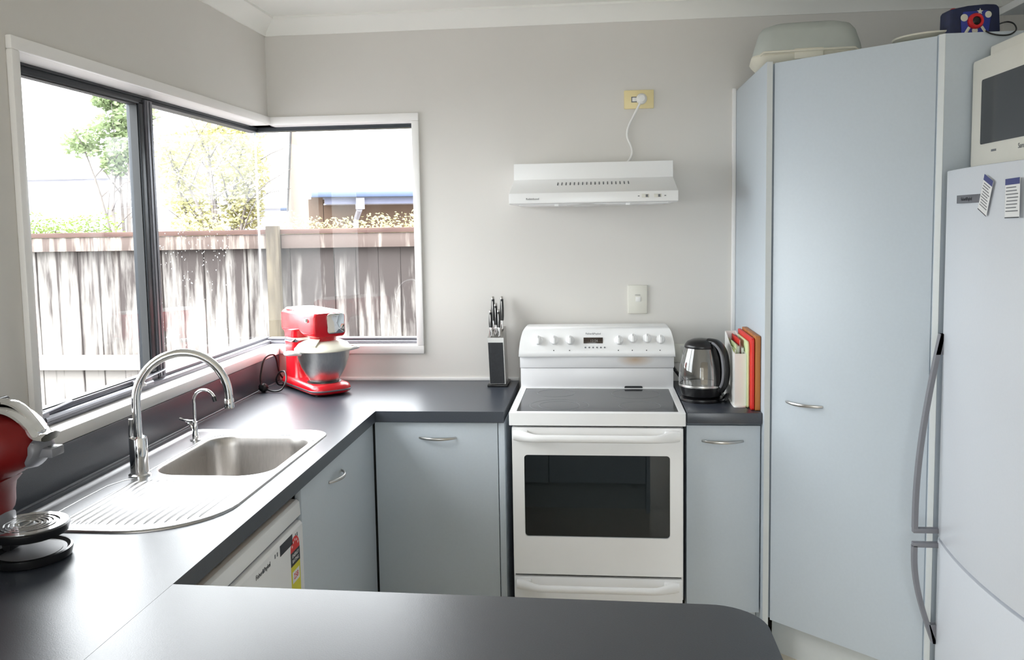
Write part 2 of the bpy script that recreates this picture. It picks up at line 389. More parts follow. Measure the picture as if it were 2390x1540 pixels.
# friction stays and winder arms along the sash bottom
for yy, s_ in ((-1.52, 1), (-1.0, 1)):
    st = part('window_stay', B().box(-.070, -.046, yy - .03, yy + .05, ZS + .014, ZS + .036, .004).tube([(-.050, yy - .01, ZS + .034), (-.052, yy + .05, ZS + .038), (-.064, yy + .17, ZS + .041)], .006, 8, flat=(.5, 1)), m_alul, win1)
    part('stay_knob', B().lathe([(.010, 0), (.010, .008), (.006, .012)], (-.046, yy - .012, ZS + .018), 14), m_satin, st)
part('winder_rail', B().tube([(-.050, -1.49, ZS + .018), (-.050, -.95, ZS + .018)], .009, 10), m_alul, win1)
part('pane', B().box(-.099, -.095, -.814, .0935, ZS + .022, ZH - .016), m_glass, win1)
part('silicone_joint', B().box(-.099, -.092, .092, .099, ZS + .022, ZH - .016), m_sil, win1)

win2 = thing('window_2', loc=(.3, 0, ZS), kind='structure')
part('architrave', B().box(0.0, .632, -.016, 0, ZH, 1.994, .003), m_trim, win2)
part('architrave', B().box(.603, .632, -.016, 0, ZS + .001, ZH, .003), m_trim, win2)
part('architrave', B().box(.016, .632, -.016, 0, 1.014, ZS + .001, .003), m_trim, win2)
part('reveal_lining', B().box(-.09, .626, -.004, .12, ZH, ZH + .027).box(.603, .626, -.004, .12, ZS, ZH), m_trim, win2)
part('sill_board', B().box(-.12, .603, -.012, .12, ZS - .025, ZS - .0005, .002), m_trim, win2)
part('frame_head', B().box(-.10, .603, .072, .125, ZH - .007, ZH).box(-.10, .603, .080, .125, ZH - .016, ZH - .007), m_alu, win2)
part('frame_sill', B().box(-.07, .603, .055, .125, ZS, ZS + .012, .002).box(-.07, .603, .078, .125, ZS + .012, ZS + .022, .002), m_alul, win2)
part('frame_jamb', B().box(.588, .603, .085, .125, ZS, ZH), m_alu, win2)
part('pane', B().box(-.0935, .590, .095, .099, ZS + .020, ZH - .015), m_glass, win2)

# rain specks on the panes (uncountable): tiny flattened beads
def drops(seed, n, zone):
    rnd = random.Random(seed); b = B()
    for _ in range(n):
        yy = rnd.uniform(*zone[0]); zz = rnd.uniform(*zone[1]) if rnd.random() < .6 else rnd.gauss(zone[2], .05)
        if not (zone[1][0] < zz < zone[1][1]): continue
        b.ball((-.1005, yy, zz), rnd.uniform(.0010, .0026), 1, (.6, 1, 1.3))
    return b
m_drop = mat('rain_bead', srgb(245, 245, 245), .15, var=.01)
part('rain_specks', drops(3, 210, ((-.79, -.2), (1.10, 1.60), 1.50)), m_drop, win1, kind='stuff')

# unseen glazed doors behind the camera, added and sized for fill light
fill_win = thing('fill_window', loc=(1.1, YF, FZ), kind='structure')
DWD = 1.0
for x0 in (.1, 1.1):
    fr = part('door_frame', B().box(x0, x0 + DWD, YF - .08, YF - .03, FZ, FZ + .06).box(x0, x0 + DWD, YF - .08, YF - .03, 2.09, 2.15).box(x0, x0 + .06, YF - .08, YF - .03, FZ, 2.15).box(x0 + DWD - .06, x0 + DWD, YF - .08, YF - .03, FZ, 2.15), m_alu, fill_win)
    part('pane', B().box(x0 + .06, x0 + DWD - .06, YF - .057, YF - .053, FZ + .06, 2.09), m_glass, fr)

# ------------------------------------------------------------------ worktops
SXa, SXb, SYa, SYb = .050, .512, -1.822, -.895      # sink rim extents
BXa, BXb, BYa, BYb = .155, .487, -1.395, -.972      # bowl opening
sink_rim = rrect(SXa, SXb, SYa, SYb, [.075, .045, .055, .20], 10)
bowl_rim = rrect(BXa, BXb, BYa, BYb, .088, 10)
TB = .862
wt = thing('kitchen_worktop', 'charcoal laminate worktop running under the window and round onto the front peninsula', 'worktop', (.3, -1.0, TB))
hole = rrect(BXa - .012, BXb + .012, BYa - .012, BYb + .012, .095, 8)[::-1]
part('counter_slab', B().prism([(0, 0), (0, -2.98), (.5725, -2.98), (.573, -.600), (1.022, -.600), (1.022, 0)], TB, BZ, 'z', [hole]), m_top, wt)
pen = [(.5733, -2.98), (1.611, -2.98)]
pen += [(1.611 - .085 + .085 * cos(R(a)), -2.175 + .085 * sin(R(a))) for a in range(0, 91, 9)]
pen += [(.5733, -2.0675)]
part('counter_slab', B().prism(pen, TB, BZ, 'z'), m_top, wt)
part('upstand', B().box(0, .014, -2.98, -.014, BZ, 1.013, .003).tube([(.016, -2.98, BZ + .001), (.016, -.02, BZ + .001)], .004, 8), m_top, wt)

rw = thing('kitchen_worktop', 'short charcoal worktop piece between the stove and the tall pantry cupboard', 'worktop', (1.76, -.3, TB))
part('counter_slab', B().box(1.640, 1.887, -.600, 0, TB, BZ, .003), m_top, rw)

# ------------------------------------------------------------------ sink
sk = thing('kitchen_sink', 'stainless steel sink with bowl and ribbed draining board set under the left window', 'sink', (.28, -1.36, BZ))
def inset(loop, d):
    cx = sum(p[0] for p in loop) / len(loop); cy = sum(p[1] for p in loop) / len(loop); out = []
    n = len(loop)
    for i in range(n):
        a, b_, c = Vector(loop[i - 1]), Vector(loop[i]), Vector(loop[(i + 1) % n])
        e1 = (b_ - a); e2 = (c - b_)
        if e1.length < 1e-7: e1 = e2
        if e2.length < 1e-7: e2 = e1
        nn = (e1.normalized() + e2.normalized()).normalized(); nrm = Vector((-nn.y, nn.x))
        out.append(tuple(b_ + nrm * d))
    return out
DZ = BZ + .0012
bb = B()
rl = [[(x, y, z) for x, y in inset(sink_rim, d)] for d, z in ((0, BZ), (.001, BZ + .0035), (.004, BZ + .0052), (.009, BZ + .0052), (.014, BZ + .0035), (.020, DZ + .0004), (.026, DZ))]
bb.loft(rl, False, False)
inner = inset(sink_rim, .026)
t = bmesh.new(); bl = rrect(BXa, BXb, BYa, BYb, .088, 10)
flat = inner + bl; vv = [t.verts.new((x, y, DZ)) for x, y in flat]
for tri in tessellate_polygon([[Vector((*p, 0)) for p in inner], [Vector((*p, 0)) for p in bl]]): t.faces.new([vv[i] for i in tri])
for f in t.faces:
    f.normal_update()
    if f.normal.z < 0: f.normal_flip()
bb._merge(t)
part('sink_deck', bb, m_steel, sk, ang=60)
bl_loops = [[(x, y, z) for x, y in inset(bl, d)] for d, z in ((0, DZ), (.003, DZ - .001), (.006, DZ - .006), (.010, DZ - .03), (.016, DZ - .13), (.024, DZ - .150), (.045, DZ - .163), (.09, DZ - .166))]
bw = part('bowl', B().loft(bl_loops, False, True), m_sinkb, sk, ang=60)
part('drain', B().lathe([(.045, .0), (.045, .003), (.036, .003), (.030, .001), (.0, .001)], (.32, -1.18, DZ - .166), 28), m_chrome, sk)
# pressed ribs and the raised line around the draining board
rb = B()
for k in range(15):
    x = .165 + k * .0205
    y0 = -1.772 + max(0, (x - .30)) ** 2 * 2.6; y1 = -1.425 - .006 * (k % 2) - max(0, .02 - .0018 * k)
    if k >= 12: y1 -= .012 * (k - 11)
    rb.loft([[(x + q * .0058, yy, DZ + hh) for q, hh in ((-1, 0), (-.6, h * .0028), (0, h * .0038), (.6, h * .0028), (1, 0))] for yy, h in ((y0, 0), (y0 + .02, 1), (y1 - .03, 1), (y1, 0))], False, False, closed=False)
part('drainer_ribs', rb, m_steel, sk, ang=60, kind='stuff')
path = [(.112, -1.77), (.110, -1.60), (.112, -1.50), (.128, -1.452), (.150, -1.425), (.150, -1.30), (.146, -1.05), (.155, -.985), (.19, -.955), (.44, -.955), (.485, -.985), (.494, -1.04)]
pp = []
for (a, b_) in zip(path, path[1:]):
    for k in range(4): pp.append((a[0] + (b_[0] - a[0]) * k / 4, a[1] + (b_[1] - a[1]) * k / 4, DZ))
part('pressed_bead', B().tube(pp, .0035, 6, flat=(.6, 1)), m_steel, sk, ang=60)

# ------------------------------------------------------------------ taps
tb = (.147, -1.400)
tp = thing('mixer_tap', 'tall chrome gooseneck mixer tap standing behind the sink bowl', 'tap', (tb[0], tb[1], DZ))
part('base', B().lathe([(.0, 0), (.028, 0), (.028, .004), (.0225, .007), (.0225, .098), (.0215, .102), (.0, .102)], (*tb, DZ), 32), m_chrome, tp)
dv = Vector((.215, .085)); ln = dv.length; dv.normalize(); rr = ln / 2; zc = 1.095
gp = [(tb[0], tb[1], DZ + .1), (tb[0], tb[1], zc - .05)]
for k in range(25):
    a = pi - pi * k / 24; q = rr + rr * cos(a); gp.append((tb[0] + dv.x * q, tb[1] + dv.y * q, zc + (rr + .008) * sin(a)))
gp.append((gp[-1][0], gp[-1][1], zc - .012))
sp = part('spout', B().tube(gp, .0112, 16), m_chrome, tp)
part('aerator', B().lathe([(.0, 0), (.0118, 0), (.0128, .004), (.0128, .022), (.0115, .026)], (gp[-1][0], gp[-1][1], zc - .032), 20), m_chrome, sp)
part('lever', B().tube([(tb[0] - .016, tb[1] - .002, DZ + .096), (tb[0] - .018, tb[1] - .003, DZ + .112), (tb[0] - .015, tb[1] - .002, DZ + .150)], [.007, .0055, .0065], 12), m_chrome, tp)

fb = (.124, -1.030)
ft = thing('filter_tap', 'small slim chrome water filter tap beside the sink bowl near the corner', 'tap', (fb[0], fb[1], DZ))
part('base', B().lathe([(.0, 0), (.0165, 0), (.0165, .003), (.009, .006), (.009, .018), (.0075, .024), (.0075, .058), (.0, .060)], (*fb, DZ), 24), m_chrome, ft)
g2 = [(fb[0], fb[1], DZ + .05), (fb[0] + .001, fb[1], 1.015)]
for k in range(15):
    a = pi - pi * .9 * k / 14; g2.append((fb[0] + .0365 * (1 + cos(a)), fb[1] - .012 * (1 + cos(a)) * .5, 1.022 + .036 * sin(a)))
s2 = part('spout', B().tube(g2, .0048, 12), m_chrome, ft)
e = Vector(g2[-1]); part('nozzle', B().tube([tuple(e + Vector((-.002, 0, .006))), tuple(e + Vector((.002, 0, -.009)))], .0065, 12), m_black, s2, label='black nozzle')
part('lever', B().tube([(fb[0], fb[1], DZ + .056), (fb[0] - .022, fb[1] - .002, DZ + .060), (fb[0] - .046, fb[1] - .004, DZ + .068)], [.006, .0045, .004], 10).tube([(fb[0] - .004, fb[1] - .004, DZ + .03), (fb[0] - .012, fb[1] - .004, DZ + .05), (fb[0] - .020, fb[1] - .002, DZ + .053)], .003, 8), m_chrome, ft)

# ------------------------------------------------------------------ cabinets
def bow_handle(p0, p1, out, r=.0042, depth=.026):
    p0, p1, out = Vector(p0), Vector(p1), Vector(out).normalized(); pts = []
    for k in range(17):
        t_ = k / 16; q = sin(pi * t_) ** .75
        pts.append(tuple(p0.lerp(p1, t_) + out * (depth * q)))
    return B().tube(pts, [r * (.85 + .3 * sin(pi * k / 16)) for k in range(17)], 10, flat=(1.1, .75))

CD, CT, CB = .018, .857, .205       # door thickness, door top, door bottom
# corner cabinet, its door facing the stove side (left run)
c1 = thing('base_cabinet', 'blue-grey base cabinet under the left worktop next to the white dishwasher', 'cabinet', (.28, -.95, FZ))
part('carcass', B().box(.012, .530, -1.338, -1.322, CB, .72).box(.012, .530, -.618, -.602, CB, .860).box(.012, .530, -1.322, -.618, CB, CB + .016).box(.012, .022, -1.322, -.618, CB, .72), m_cab, c1)
part('kickboard', B().box(.44, .458, -1.338, -.5, FZ, CB), m_edge, c1)
d = part('door', B().box(.540, .558, -1.336, -.5845, CB, CT, .0015), m_cab, c1)
part('door_handle', bow_handle((.558, -1.098, .796), (.558, -.968, .796), (1, 0, 0)), m_satin, d)

c2 = thing('base_cabinet', 'blue-grey base cabinet in the far corner left of the stove', 'cabinet', (.8, -.3, FZ))
part('carcass', B().box(.56, 1.020, -.562, -.012, CB, .860), m_cab, c2)
part('gap_shade_strip', B().box(.545, .575, -.576, -.564, CB, CT), m_dark, c2)  # shade of the gap between the doors, put in as a near-black strip
part('kickboard', B().box(.45, 1.018, -.5, -.482, FZ, CB), m_edge, c2)
d = part('door', B().box(.5645, .9975, -.582, -.564, CB, CT, .0015), m_cab, c2)
part('door_handle', bow_handle((.722, -.582, .803), (.852, -.582, .803), (0, -1, 0)), m_satin, d)
part('filler_panel', B().box(1.0005, 1.0215, -.582, -.03, FZ + .02, CT, .001), m_cab, c2)

c3 = thing('base_cabinet', 'narrow blue-grey base cabinet between the stove and the pantry', 'cabinet', (1.76, -.3, FZ))
part('carcass', B().box(1.644, 1.886, -.562, -.012, CB, .860), m_cab, c3)
part('kickboard', B().box(1.644, 1.886, -.5, -.482, FZ, CB), m_edge, c3)
d = part('door', B().box(1.641, 1.884, -.582, -.564, CB, CT - .004, .0015), m_cab, c3)
part('door_handle', bow_handle((1.692, -.582, .800), (1.828, -.582, .800), (0, -1, 0)), m_satin, d)

c4 = thing('base_cabinet', 'blue-grey cabinet carcass under the front peninsula, its doors facing the stove', 'cabinet', (1.1, -2.4, FZ))
part('carcass', B().box(.05, 1.585, -2.65, -2.13, CB, .860), m_cab, c4)
part('kickboard', B().box(.6, 1.585, -2.2, -2.182, FZ, CB), m_edge, c4)
part('end_panel', B().box(1.586, 1.604, -2.66, -2.108, FZ, .861), m_cab, c4)
for k, (x0, x1) in enumerate(((.60, 1.085), (1.09, 1.583))):
    d = part('door', B().box(x0, x1, -2.129, -2.111, CB, CT, .0015), m_cab, c4)
    part('door_handle', bow_handle(((x0 + x1) / 2 - .065, -2.111, .80), ((x0 + x1) / 2 + .065, -2.111, .80), (0, 1, 0)), m_satin, d)

# ------------------------------------------------------------------ dishwasher
dw = thing('dishwasher', 'white dishwasher with an energy label built in under the left worktop', 'dishwasher', (.3, -1.64, FZ))
part('tub', B().box(.02, .528, -1.938, -1.344, FZ + .02, .715).box(.50, .528, -1.938, -1.344, .715, .828), m_grey, dw)
part('mounting_batten', B().box(.515, .535, -1.95, -1.342, .830, .8615), m_batten, dw, label='bare timber batten')
part('control_panel', B().prism([(.528, .826), (.548, .826), (.556, .820), (.5585, .785), (.545, .779), (.528, .779)], -1.945, -1.345, 'y', bev=.0008), m_white, dw)
dd = part('door', B().prism([(.528, FZ + .11), (.558, FZ + .11), (.5615, .40), (.562, .762), (.5555, .769), (.540, .7705), (.528, .7705)], -1.945, -1.345, 'y', bev=.0008), m_white, dw)
part('grip_recess', B().box(.526, .546, -1.943, -1.347, .7705, .779), m_grey, dw)
part('display', B().box(.5612, .5625, -1.512, -1.424, .733, .760, .0004), m_inkd, dd)
lettering('brand_print', 'Fisher&Paykel', .016, (.5626, -1.622, .742), (0, 1, 0), (0, 0, 1), m_inkd, dd)
for yy in (-1.545, -1.53, -1.40, -1.388): part('button_mark', B().box(.5618, .5624, yy - .003, yy + .003, .742, .752), m_ink, dd)
el = part('energy_label', B().box(.5618, .5623, -1.440, -1.374, .575, .682), m_yel, dd)
fan = [(.0, 0)] + [(.033 * cos(R(a)), .033 * sin(R(a))) for a in range(0, 181, 15)]
part('label_arc', B().prism([(-1.407 + x, .712 + y * 1.1) for x, y in [(-.033, 0)] + [(.033 * cos(R(a)), .033 * sin(R(a))) for a in range(180, -1, -15)]], .5618, .5625, 'x'), m_lred, el)
part('label_band', B().box(.5620, .5626, -1.440, -1.374, .676, .712), m_lblk, el)
lettering('label_text', 'ENERGY', .013, (.5628, -1.407, .701), (0, 1, 0), (0, 0, 1), m_paper, el)
lettering('label_text', 'RATING', .013, (.5628, -1.407, .687), (0, 1, 0), (0, 0, 1), m_paper, el)
part('label_panel', B().box(.5622, .5626, -1.432, -1.382, .63, .66), m_paper, el)
lettering('label_number', '258', .022, (.5628, -1.407, .645), (0, 1, 0), (0, 0, 1), m_lred, el)
for k, a in enumerate((30, 60, 90, 120, 150)):
    st = [(-1.407 + .024 * cos(R(a)) + (.0045 if i % 2 == 0 else .002) * sin(2 * pi * i / 10), .714 + .025 * sin(R(a)) + (.0045 if i % 2 == 0 else .002) * cos(2 * pi * i / 10)) for i in range(10)]
    part('label_star', B().prism(st, .5625, .5628, 'x'), m_paper, el)

# ------------------------------------------------------------------ stove
SX0, SX1, SF = 1.043, 1.634, -.620
SC = (SX0 + SX1) / 2
ov = thing('freestanding_stove', 'white freestanding electric stove with black glass hob and oven door against the back wall', 'stove', (SC, -.3, FZ))
part('body', B().box(SX0 + .006, SX1 - .006, -.56, -.10, FZ + .03, .845).box(SX0 + .03, SX1 - .03, -.55, -.1, FZ, FZ + .03)
     .box(SX0 + .006, SX0 + .012, -.60, -.56, .25, .845).box(SX1 - .012, SX1 - .006, -.60, -.56, .25, .845), m_white, ov)
# hob: white pressed rim with the ceramic glass let in
rim_o = rrect(SX0 - .001, SX1 + .001, SF - .001, -.10, .004, 2); rim_i = rrect(SX0 + .022, SX1 - .020, SF + .030, -.168, .004, 2)
part('hob_rim', B().prism(rim_o, .858, .9005, 'z', [rim_i[::-1]], bev=.0), m_white, ov)
gl = part('hob_glass', B().box(SX0 + .020, SX1 - .018, SF + .028, -.166, .880, .8985), m_cook, ov)
def ringmesh(cx, cy, r):
    return B().prism([(cx + r * cos(2 * pi * i / 56), cy + r * sin(2 * pi * i / 56)) for i in range(56)], .8985, .8989, 'z', [[(cx + (r - .0016) * cos(-2 * pi * i / 56), cy + (r - .0016) * sin(-2 * pi * i / 56)) for i in range(56)]])
for cx, cy, r in ((1.207, -.482, .105), (1.207, -.482, .073), (1.489, -.484, .073), (1.186, -.257, .072), (1.484, -.268, .090)):
    part('burner_ring', ringmesh(cx, cy, r), m_ring, gl)
# backguard
def bgp(z0y): return z0y
part('backguard', B().box(SX0 + .001, SX1 - .001, -.163, -.06, .890, .9785, .002).box(SX0 - .001, SX1 + .001, -.167, -.06, .980, 1.032, .002), m_stain, ov)
cp = []   # control panel: loft of front outline that narrows to the top
def cpl(z, y, ins): return [(SX0 - .005 + ins, y, z), (SX1 + .005 - ins, y, z), (SX1 + .005 - ins, -.055, z), (SX0 - .005 + ins, -.055, z)]
prof = [(1.024, -.176, .000), (1.026, -.183, .000), (1.034, -.186, .001), (1.055, -.180, .0025), (1.08, -.172, .005), (1.10, -.165, .009), (1.12, -.158, .0145), (1.128, -.155, .019), (1.136, -.149, .026), (1.1385, -.140, .034)]
cpo = part('control_panel', B().loft([cpl(*p) for p in prof]), m_white, ov, ang=40)
part('panel_seam', B().tube([(SX0 + .021, -.1555, 1.118), (SX0 + .019, -.1685, 1.085), (SX0 + .0185, -.181, 1.045)], .0009, 6), m_grey, cpo)
def fy(z): # front y of panel at z
    for a, b_ in zip(prof, prof[1:]):
        if a[0] <= z <= b_[0]: return a[1] + (b_[1] - a[1]) * (z - a[0]) / (b_[0] - a[0])
    return -.16
tilt = R(17)
for i, (x, z) in enumerate(((1.116, 1.087), (1.177, 1.087), (1.238, 1.087), (1.425, 1.087), (1.478, 1.093), (1.532, 1.093), (1.583, 1.089))):
    T = Matrix.Translation((x, fy(z), z)) @ Matrix.Rotation(R(90) - tilt, 4, 'X')
    kb = part('control_knob', B(T).lathe([(.0175, 0), (.0175, .004), (.015, .012), (.0135, .014), (0, .014)], (0, 0, 0), 24).box(-.0055, .0055, -.0165, .0165, .004, .026, .003), m_white, cpo)
    part('pointer_mark', B(T).box(-.0007, .0007, .006, .0145, .0258, .0264), m_ink, kb)
    if i != 0:
        zz = 1.050; part('dial_dot', B().lathe([(0, 0), (.0022, 0), (.0022, .0006), (0, .0006)], (0, 0, 0), 10, Matrix.Translation((x - .002, fy(zz) - .0002, zz)) @ Matrix.Rotation(R(90) - tilt, 4, 'X')), m_inkd, cpo)
T = Matrix.Translation((1.327, fy(1.087), 1.087)) @ Matrix.Rotation(R(90) - tilt, 4, 'X')
dp = part('clock_display', B(T).box(-.037, .037, -.0115, .0115, -.001, .0016, .0006), m_disp, cpo)
me = text_mesh('12:54', .0135, .0002); me.transform(T @ Matrix.Translation((.003, -.002, .0018))); me.materials.clear(); part('clock_digits', me, m_dispw, dp)
me = text_mesh('Fisher&Paykel', .0105, .0001); zz = 1.112
me.transform(Matrix.Translation((1.327, fy(zz) - .0004, zz)) @ Matrix.Rotation(R(90) - tilt, 4, 'X')); me.materials.clear(); part('brand_print', me, m_ink, cpo)
for k in range(6):
    zz = 1.061; part('clock_button', B(Matrix.Translation((1.297 + k * .0148, fy(zz), zz)) @ Matrix.Rotation(R(90) - tilt, 4, 'X')).lathe([(.0032, 0), (.0030, .0014), (0, .0016)], (0, 0, 0), 12), m_ink, cpo)
part('vent_slot', B().prism(rrect(SX0 + .403, SX0 + .472, .897, .9085, .005, 4), -.167, -.162, 'y'), m_blackm, ov)
# oven door with window
OX0, OX1 = SX0 + .008, SX1 - .010
DWx0, DWx1, DWz0, DWz1 = 1.0915, 1.5825, .470, .756
frame_o = rrect(OX0, OX1, .338, .8505, .006, 3); frame_i = rrect(DWx0, DWx1, DWz0, DWz1, .012, 5)
od = part('oven_door', B().prism(frame_o, -.603, SF, 'y', [frame_i[::-1]]), m_white, ov)
part('oven_glass', B().prism(rrect(DWx0 - .002, DWx1 + .002, DWz0 - .002, DWz1 + .002, .013, 5), -.609, -.613, 'y'), m_oveng, od)
part('oven_cavity', B().box(DWx0 - .02, DWx1 + .02, -.13, -.126, .44, .78).box(DWx0 - .022, DWx0 - .018, -.602, -.13, .44, .78).box(DWx1 + .018, DWx1 + .022, -.602, -.13, .44, .78).box(DWx0 - .02, DWx1 + .02, -.602, -.13, .776, .78).box(DWx0 - .02, DWx1 + .02, -.602, -.13, .44, .444), m_enamel, ov)
for z in (.520, .645):
    rk = B().tube([(DWx0 + .03, -.55, z), (DWx1 - .03, -.55, z)], .0028, 6).tube([(DWx0 + .03, -.16, z), (DWx1 - .03, -.16, z)], .0028, 6)
    for k in range(16): xx = DWx0 + .035 + k * (DWx1 - DWx0 - .07) / 15; rk.tube([(xx, -.55, z), (xx, -.16, z)], .0016, 5)
    rk.tube([(DWx0 - .017, -.5, z), (DWx0 + .03, -.5, z)], .003, 5).tube([(DWx1 + .017, -.5, z), (DWx1 - .03, -.5, z)], .003, 5)
    part('oven_rack', rk, m_satin, ov)
def bar_handle(z, x0, x1, h, yb):
    """moulded oven bar: deep ends that merge into the door, a round bar between"""
    b = B(); loops = []
    N = 28
    for k in range(N + 1):
        u = k / N; x = x0 + (x1 - x0) * u; e_ = min(u, 1 - u) / .16; e_ = min(1, e_)
        s_ = e_ * e_ * (3 - 2 * e_)
        y = yb - .010 - .030 * s_; dep = .012 + .003 * (1 - s_)
        hh = h * (.62 + .38 * (1 - s_)) * (.8 if min(u, 1 - u) < .02 else 1)
        loops.append([(x, y + dep * cos(a) * 1.0, z - .004 * s_ + hh / 2 * sin(a)) for a in [2 * pi * i / 14 for i in range(14)]])
    b.loft(loops)
    b.box(x0 + .004, x0 + .05, yb - .016, yb + .002, z - h * .40, z + h * .40, .004).box(x1 - .05, x1 - .004, yb - .016, yb + .002, z - h * .40, z + h * .40, .004)
    return b
part('door_handle', bar_handle(.826, OX0 + .006, OX1 - .010, .042, SF), m_white, od, ang=60)
dr = part('warming_drawer', B().box(OX0, OX1, -.603, SF, FZ + .07, .328, .004), m_white, ov)
part('drawer_handle', bar_handle(.306, OX0 + .010, OX1 - .012, .040, SF), m_white, dr, ang=60)

# ------------------------------------------------------------------ range hood, socket, switch
HX0, HX1 = 1.034, 1.629
hd = thing('range_hood', 'white slimline range hood fixed to the back wall above the stove', 'range hood', (SC, -.2, 1.61))
hb = part('hood_body', B().prism([(0, 1.766), (-.200, 1.766), (-.203, 1.705), (-.41, 1.648), (-.412, 1.612), (-.40, 1.609), (0, 1.609)], HX0, HX1, 'x', bev=.002), m_white, hd)
sl = math.atan2(1.648 - 1.705, -.207)
for k in range(18):
    x = 1.203 + k * (.258 / 17)
    y = -.28; z = 1.705 + (y + .203) * (1.705 - 1.648) / .207
    part('vent_slot', B(Matrix.Translation((x, y, z)) @ Matrix.Rotation(R(15.4), 4, 'X')).box(-.0022, .0022, -.021, .021, -.002, .0012, .0005), m_ink, hb)
part('filter_grille', B().box(HX0 + .03, HX1 - .03, -.36, -.05, 1.6055, 1.6095, .001), m_white, hd)
part('lamp_lens', B().ball((SC - .03, -.33, 1.606), .07, 2, (1.1, .5, .12)), m_whitep, hd)
for xx in (1.203, 1.455): part('filter_clip', B().box(xx - .008, xx + .008, -.395, -.375, 1.600, 1.609, .002), m_white, hd)
for x in (1.515, 1.558):
    sw = part('slide_switch', B().box(x - .013, x + .013, -.4155, -.410, 1.625, 1.637, .001), m_mcream, hd)
    part('slider', B().box(x + .001, x + .009, -.4185, -.4145, 1.6265, 1.6355, .0008), m_ink, sw)
for x in (1.492, 1.584): part('switch_mark', B().box(x - .003, x + .003, -.4125, -.4118, 1.629, 1.632), m_ink, hd)
lettering('brand_print', 'Robinhood', .0105, (1.118, -.4122, 1.627), (1, 0, 0), (0, 0, 1), m_ink, hd)
px_, pz_ = 1.523, 2.019
pl = part('power_plug', B(Matrix.Translation((px_, -.012, pz_)) @ Matrix.Rotation(R(90), 4, 'X')).lathe([(.021, 0), (.021, .012), (.018, .022), (.012, .028), (0, .029)], (0, 0, 0), 24).box(-.006, .006, -.02, .0, .012, .022, .003), m_whitep, hd)
cpts = [(1.519, -.030, 2.008), (1.508, -.022, 1.985), (1.492, -.014, 1.955), (1.476, -.010, 1.925), (1.467, -.009, 1.895), (1.468, -.009, 1.870), (1.480, -.010, 1.842), (1.486, -.010, 1.818), (1.480, -.011, 1.793), (1.466, -.014, 1.776), (1.44, -.02, 1.770), (1.36, -.03, 1.769), (1.29, -.06, 1.769)]
def smooth_path(p, n=4):
    p = [Vector(q) for q in p]; out = []
    for i in range(len(p) - 1):
        a, b_, c, d_ = p[max(i - 1, 0)], p[i], p[i + 1], p[min(i + 2, len(p) - 1)]
        for k in range(n):
            t_ = k / n; out.append(tuple(.5 * ((2 * b_) + (c - a) * t_ + (2 * a - 5 * b_ + 4 * c - d_) * t_ ** 2 + (3 * b_ - a - 3 * c + d_) * t_ ** 3)))
    out.append(tuple(p[-1])); return out
part('power_cord', B().tube(smooth_path(cpts), .0046, 8), m_whitep, hd)

so = thing('wall_socket', 'yellowed cream power point on the wall above the range hood', 'power socket', (1.513, 0, 2.019))
part('plate', B().box(1.4555, 1.571, -.009, 0, 1.983, 2.055, .003), m_cream, so)
part('rocker', B().box(1.487, 1.503, -.0125, -.008, 2.011, 2.026, .002), m_whitep, so)
part('rocker_surround', B().box(1.4835, 1.5065, -.0098, -.006, 2.0075, 2.0295, .0008), m_ink, so)

ws = thing('wall_switch', 'off-white isolator switch plate on the wall just above the stove', 'light switch', (1.505, 0, 1.23))
part('plate', B().box(1.466, 1.5435, -.010, 0, 1.173, 1.288, .003), m_mcream, ws)
part('rocker', B(Matrix.Translation((1.507, -.010, 1.233)) @ Matrix.Rotation(R(8), 4, 'X')).box(-.010, .010, -.004, .004, -.011, .008, .0015), m_whitep, ws)
lettering('printing', 'STOVE', .007, (1.505, -.0103, 1.2475), (1, 0, 0), (0, 0, 1), m_ink, ws)

# ------------------------------------------------------------------ pantry
PT, PB = 2.038, .200
P1, P2 = Vector((1.9095, -.6215)), Vector((2.2835, -.9645))
pd = (P2 - P1).normalized(); pn = Vector((pd.y, -pd.x)); pn = pn if pn.y < 0 else -pn
pa = thing('pantry_cupboard', 'tall blue-grey corner pantry cupboard with one angled door reaching near the ceiling', 'cupboard', (2.3, -.4, FZ))
part('side_panel', B().box(1.888, 1.9065, -.622, -.001, FZ, PT + .003, .001), [m_cab], pa)
part('edge_strip', B().box(1.8885, 1.9065, -.6235, -.6215, FZ, PT + .002), m_edge, pa)
part('carcass', B().prism([(1.907, -.002), (1.907, -.600), (2.283, -.944), (2.86, -.944), (2.86, -.002)], PB, PT - .002, 'z'), m_cab, pa)
def along(a, n_): q = P1 + pd * a + pn * n_; return (q.x, q.y)
L = (P2 - P1).length
door = part('door', B().prism([along(.003, 0), along(L - .003, 0), along(L - .003, -.018), along(.003, -.018)], PB, PT - .002, 'z', bev=.0015), m_cab, pa)
h0 = along(.055, 0); h1 = along(.182, 0)
part('door_handle', bow_handle((*h0, .952), (*h1, .952), (pn.x, pn.y, 0)), m_satin, door)
part('kickboard', B().prism([along(-.04, -.085), along(L + .1, -.085), along(L + .1, -.103), along(-.04, -.103)], FZ, PB + .02, 'z'), m_edge, pa)
part('end_panel', B().prism([(2.2845, -.968), (2.2955, -.982), (2.864, -.982), (2.864, -.946), (2.2845, -.946)], FZ, PT, 'z'), m_cab, pa)
part('edge_strip', B().prism([(2.2843, -.9685), (2.2953, -.9825), (2.2965, -.982), (2.2855, -.968)], FZ, PT, 'z'), m_edge, pa)

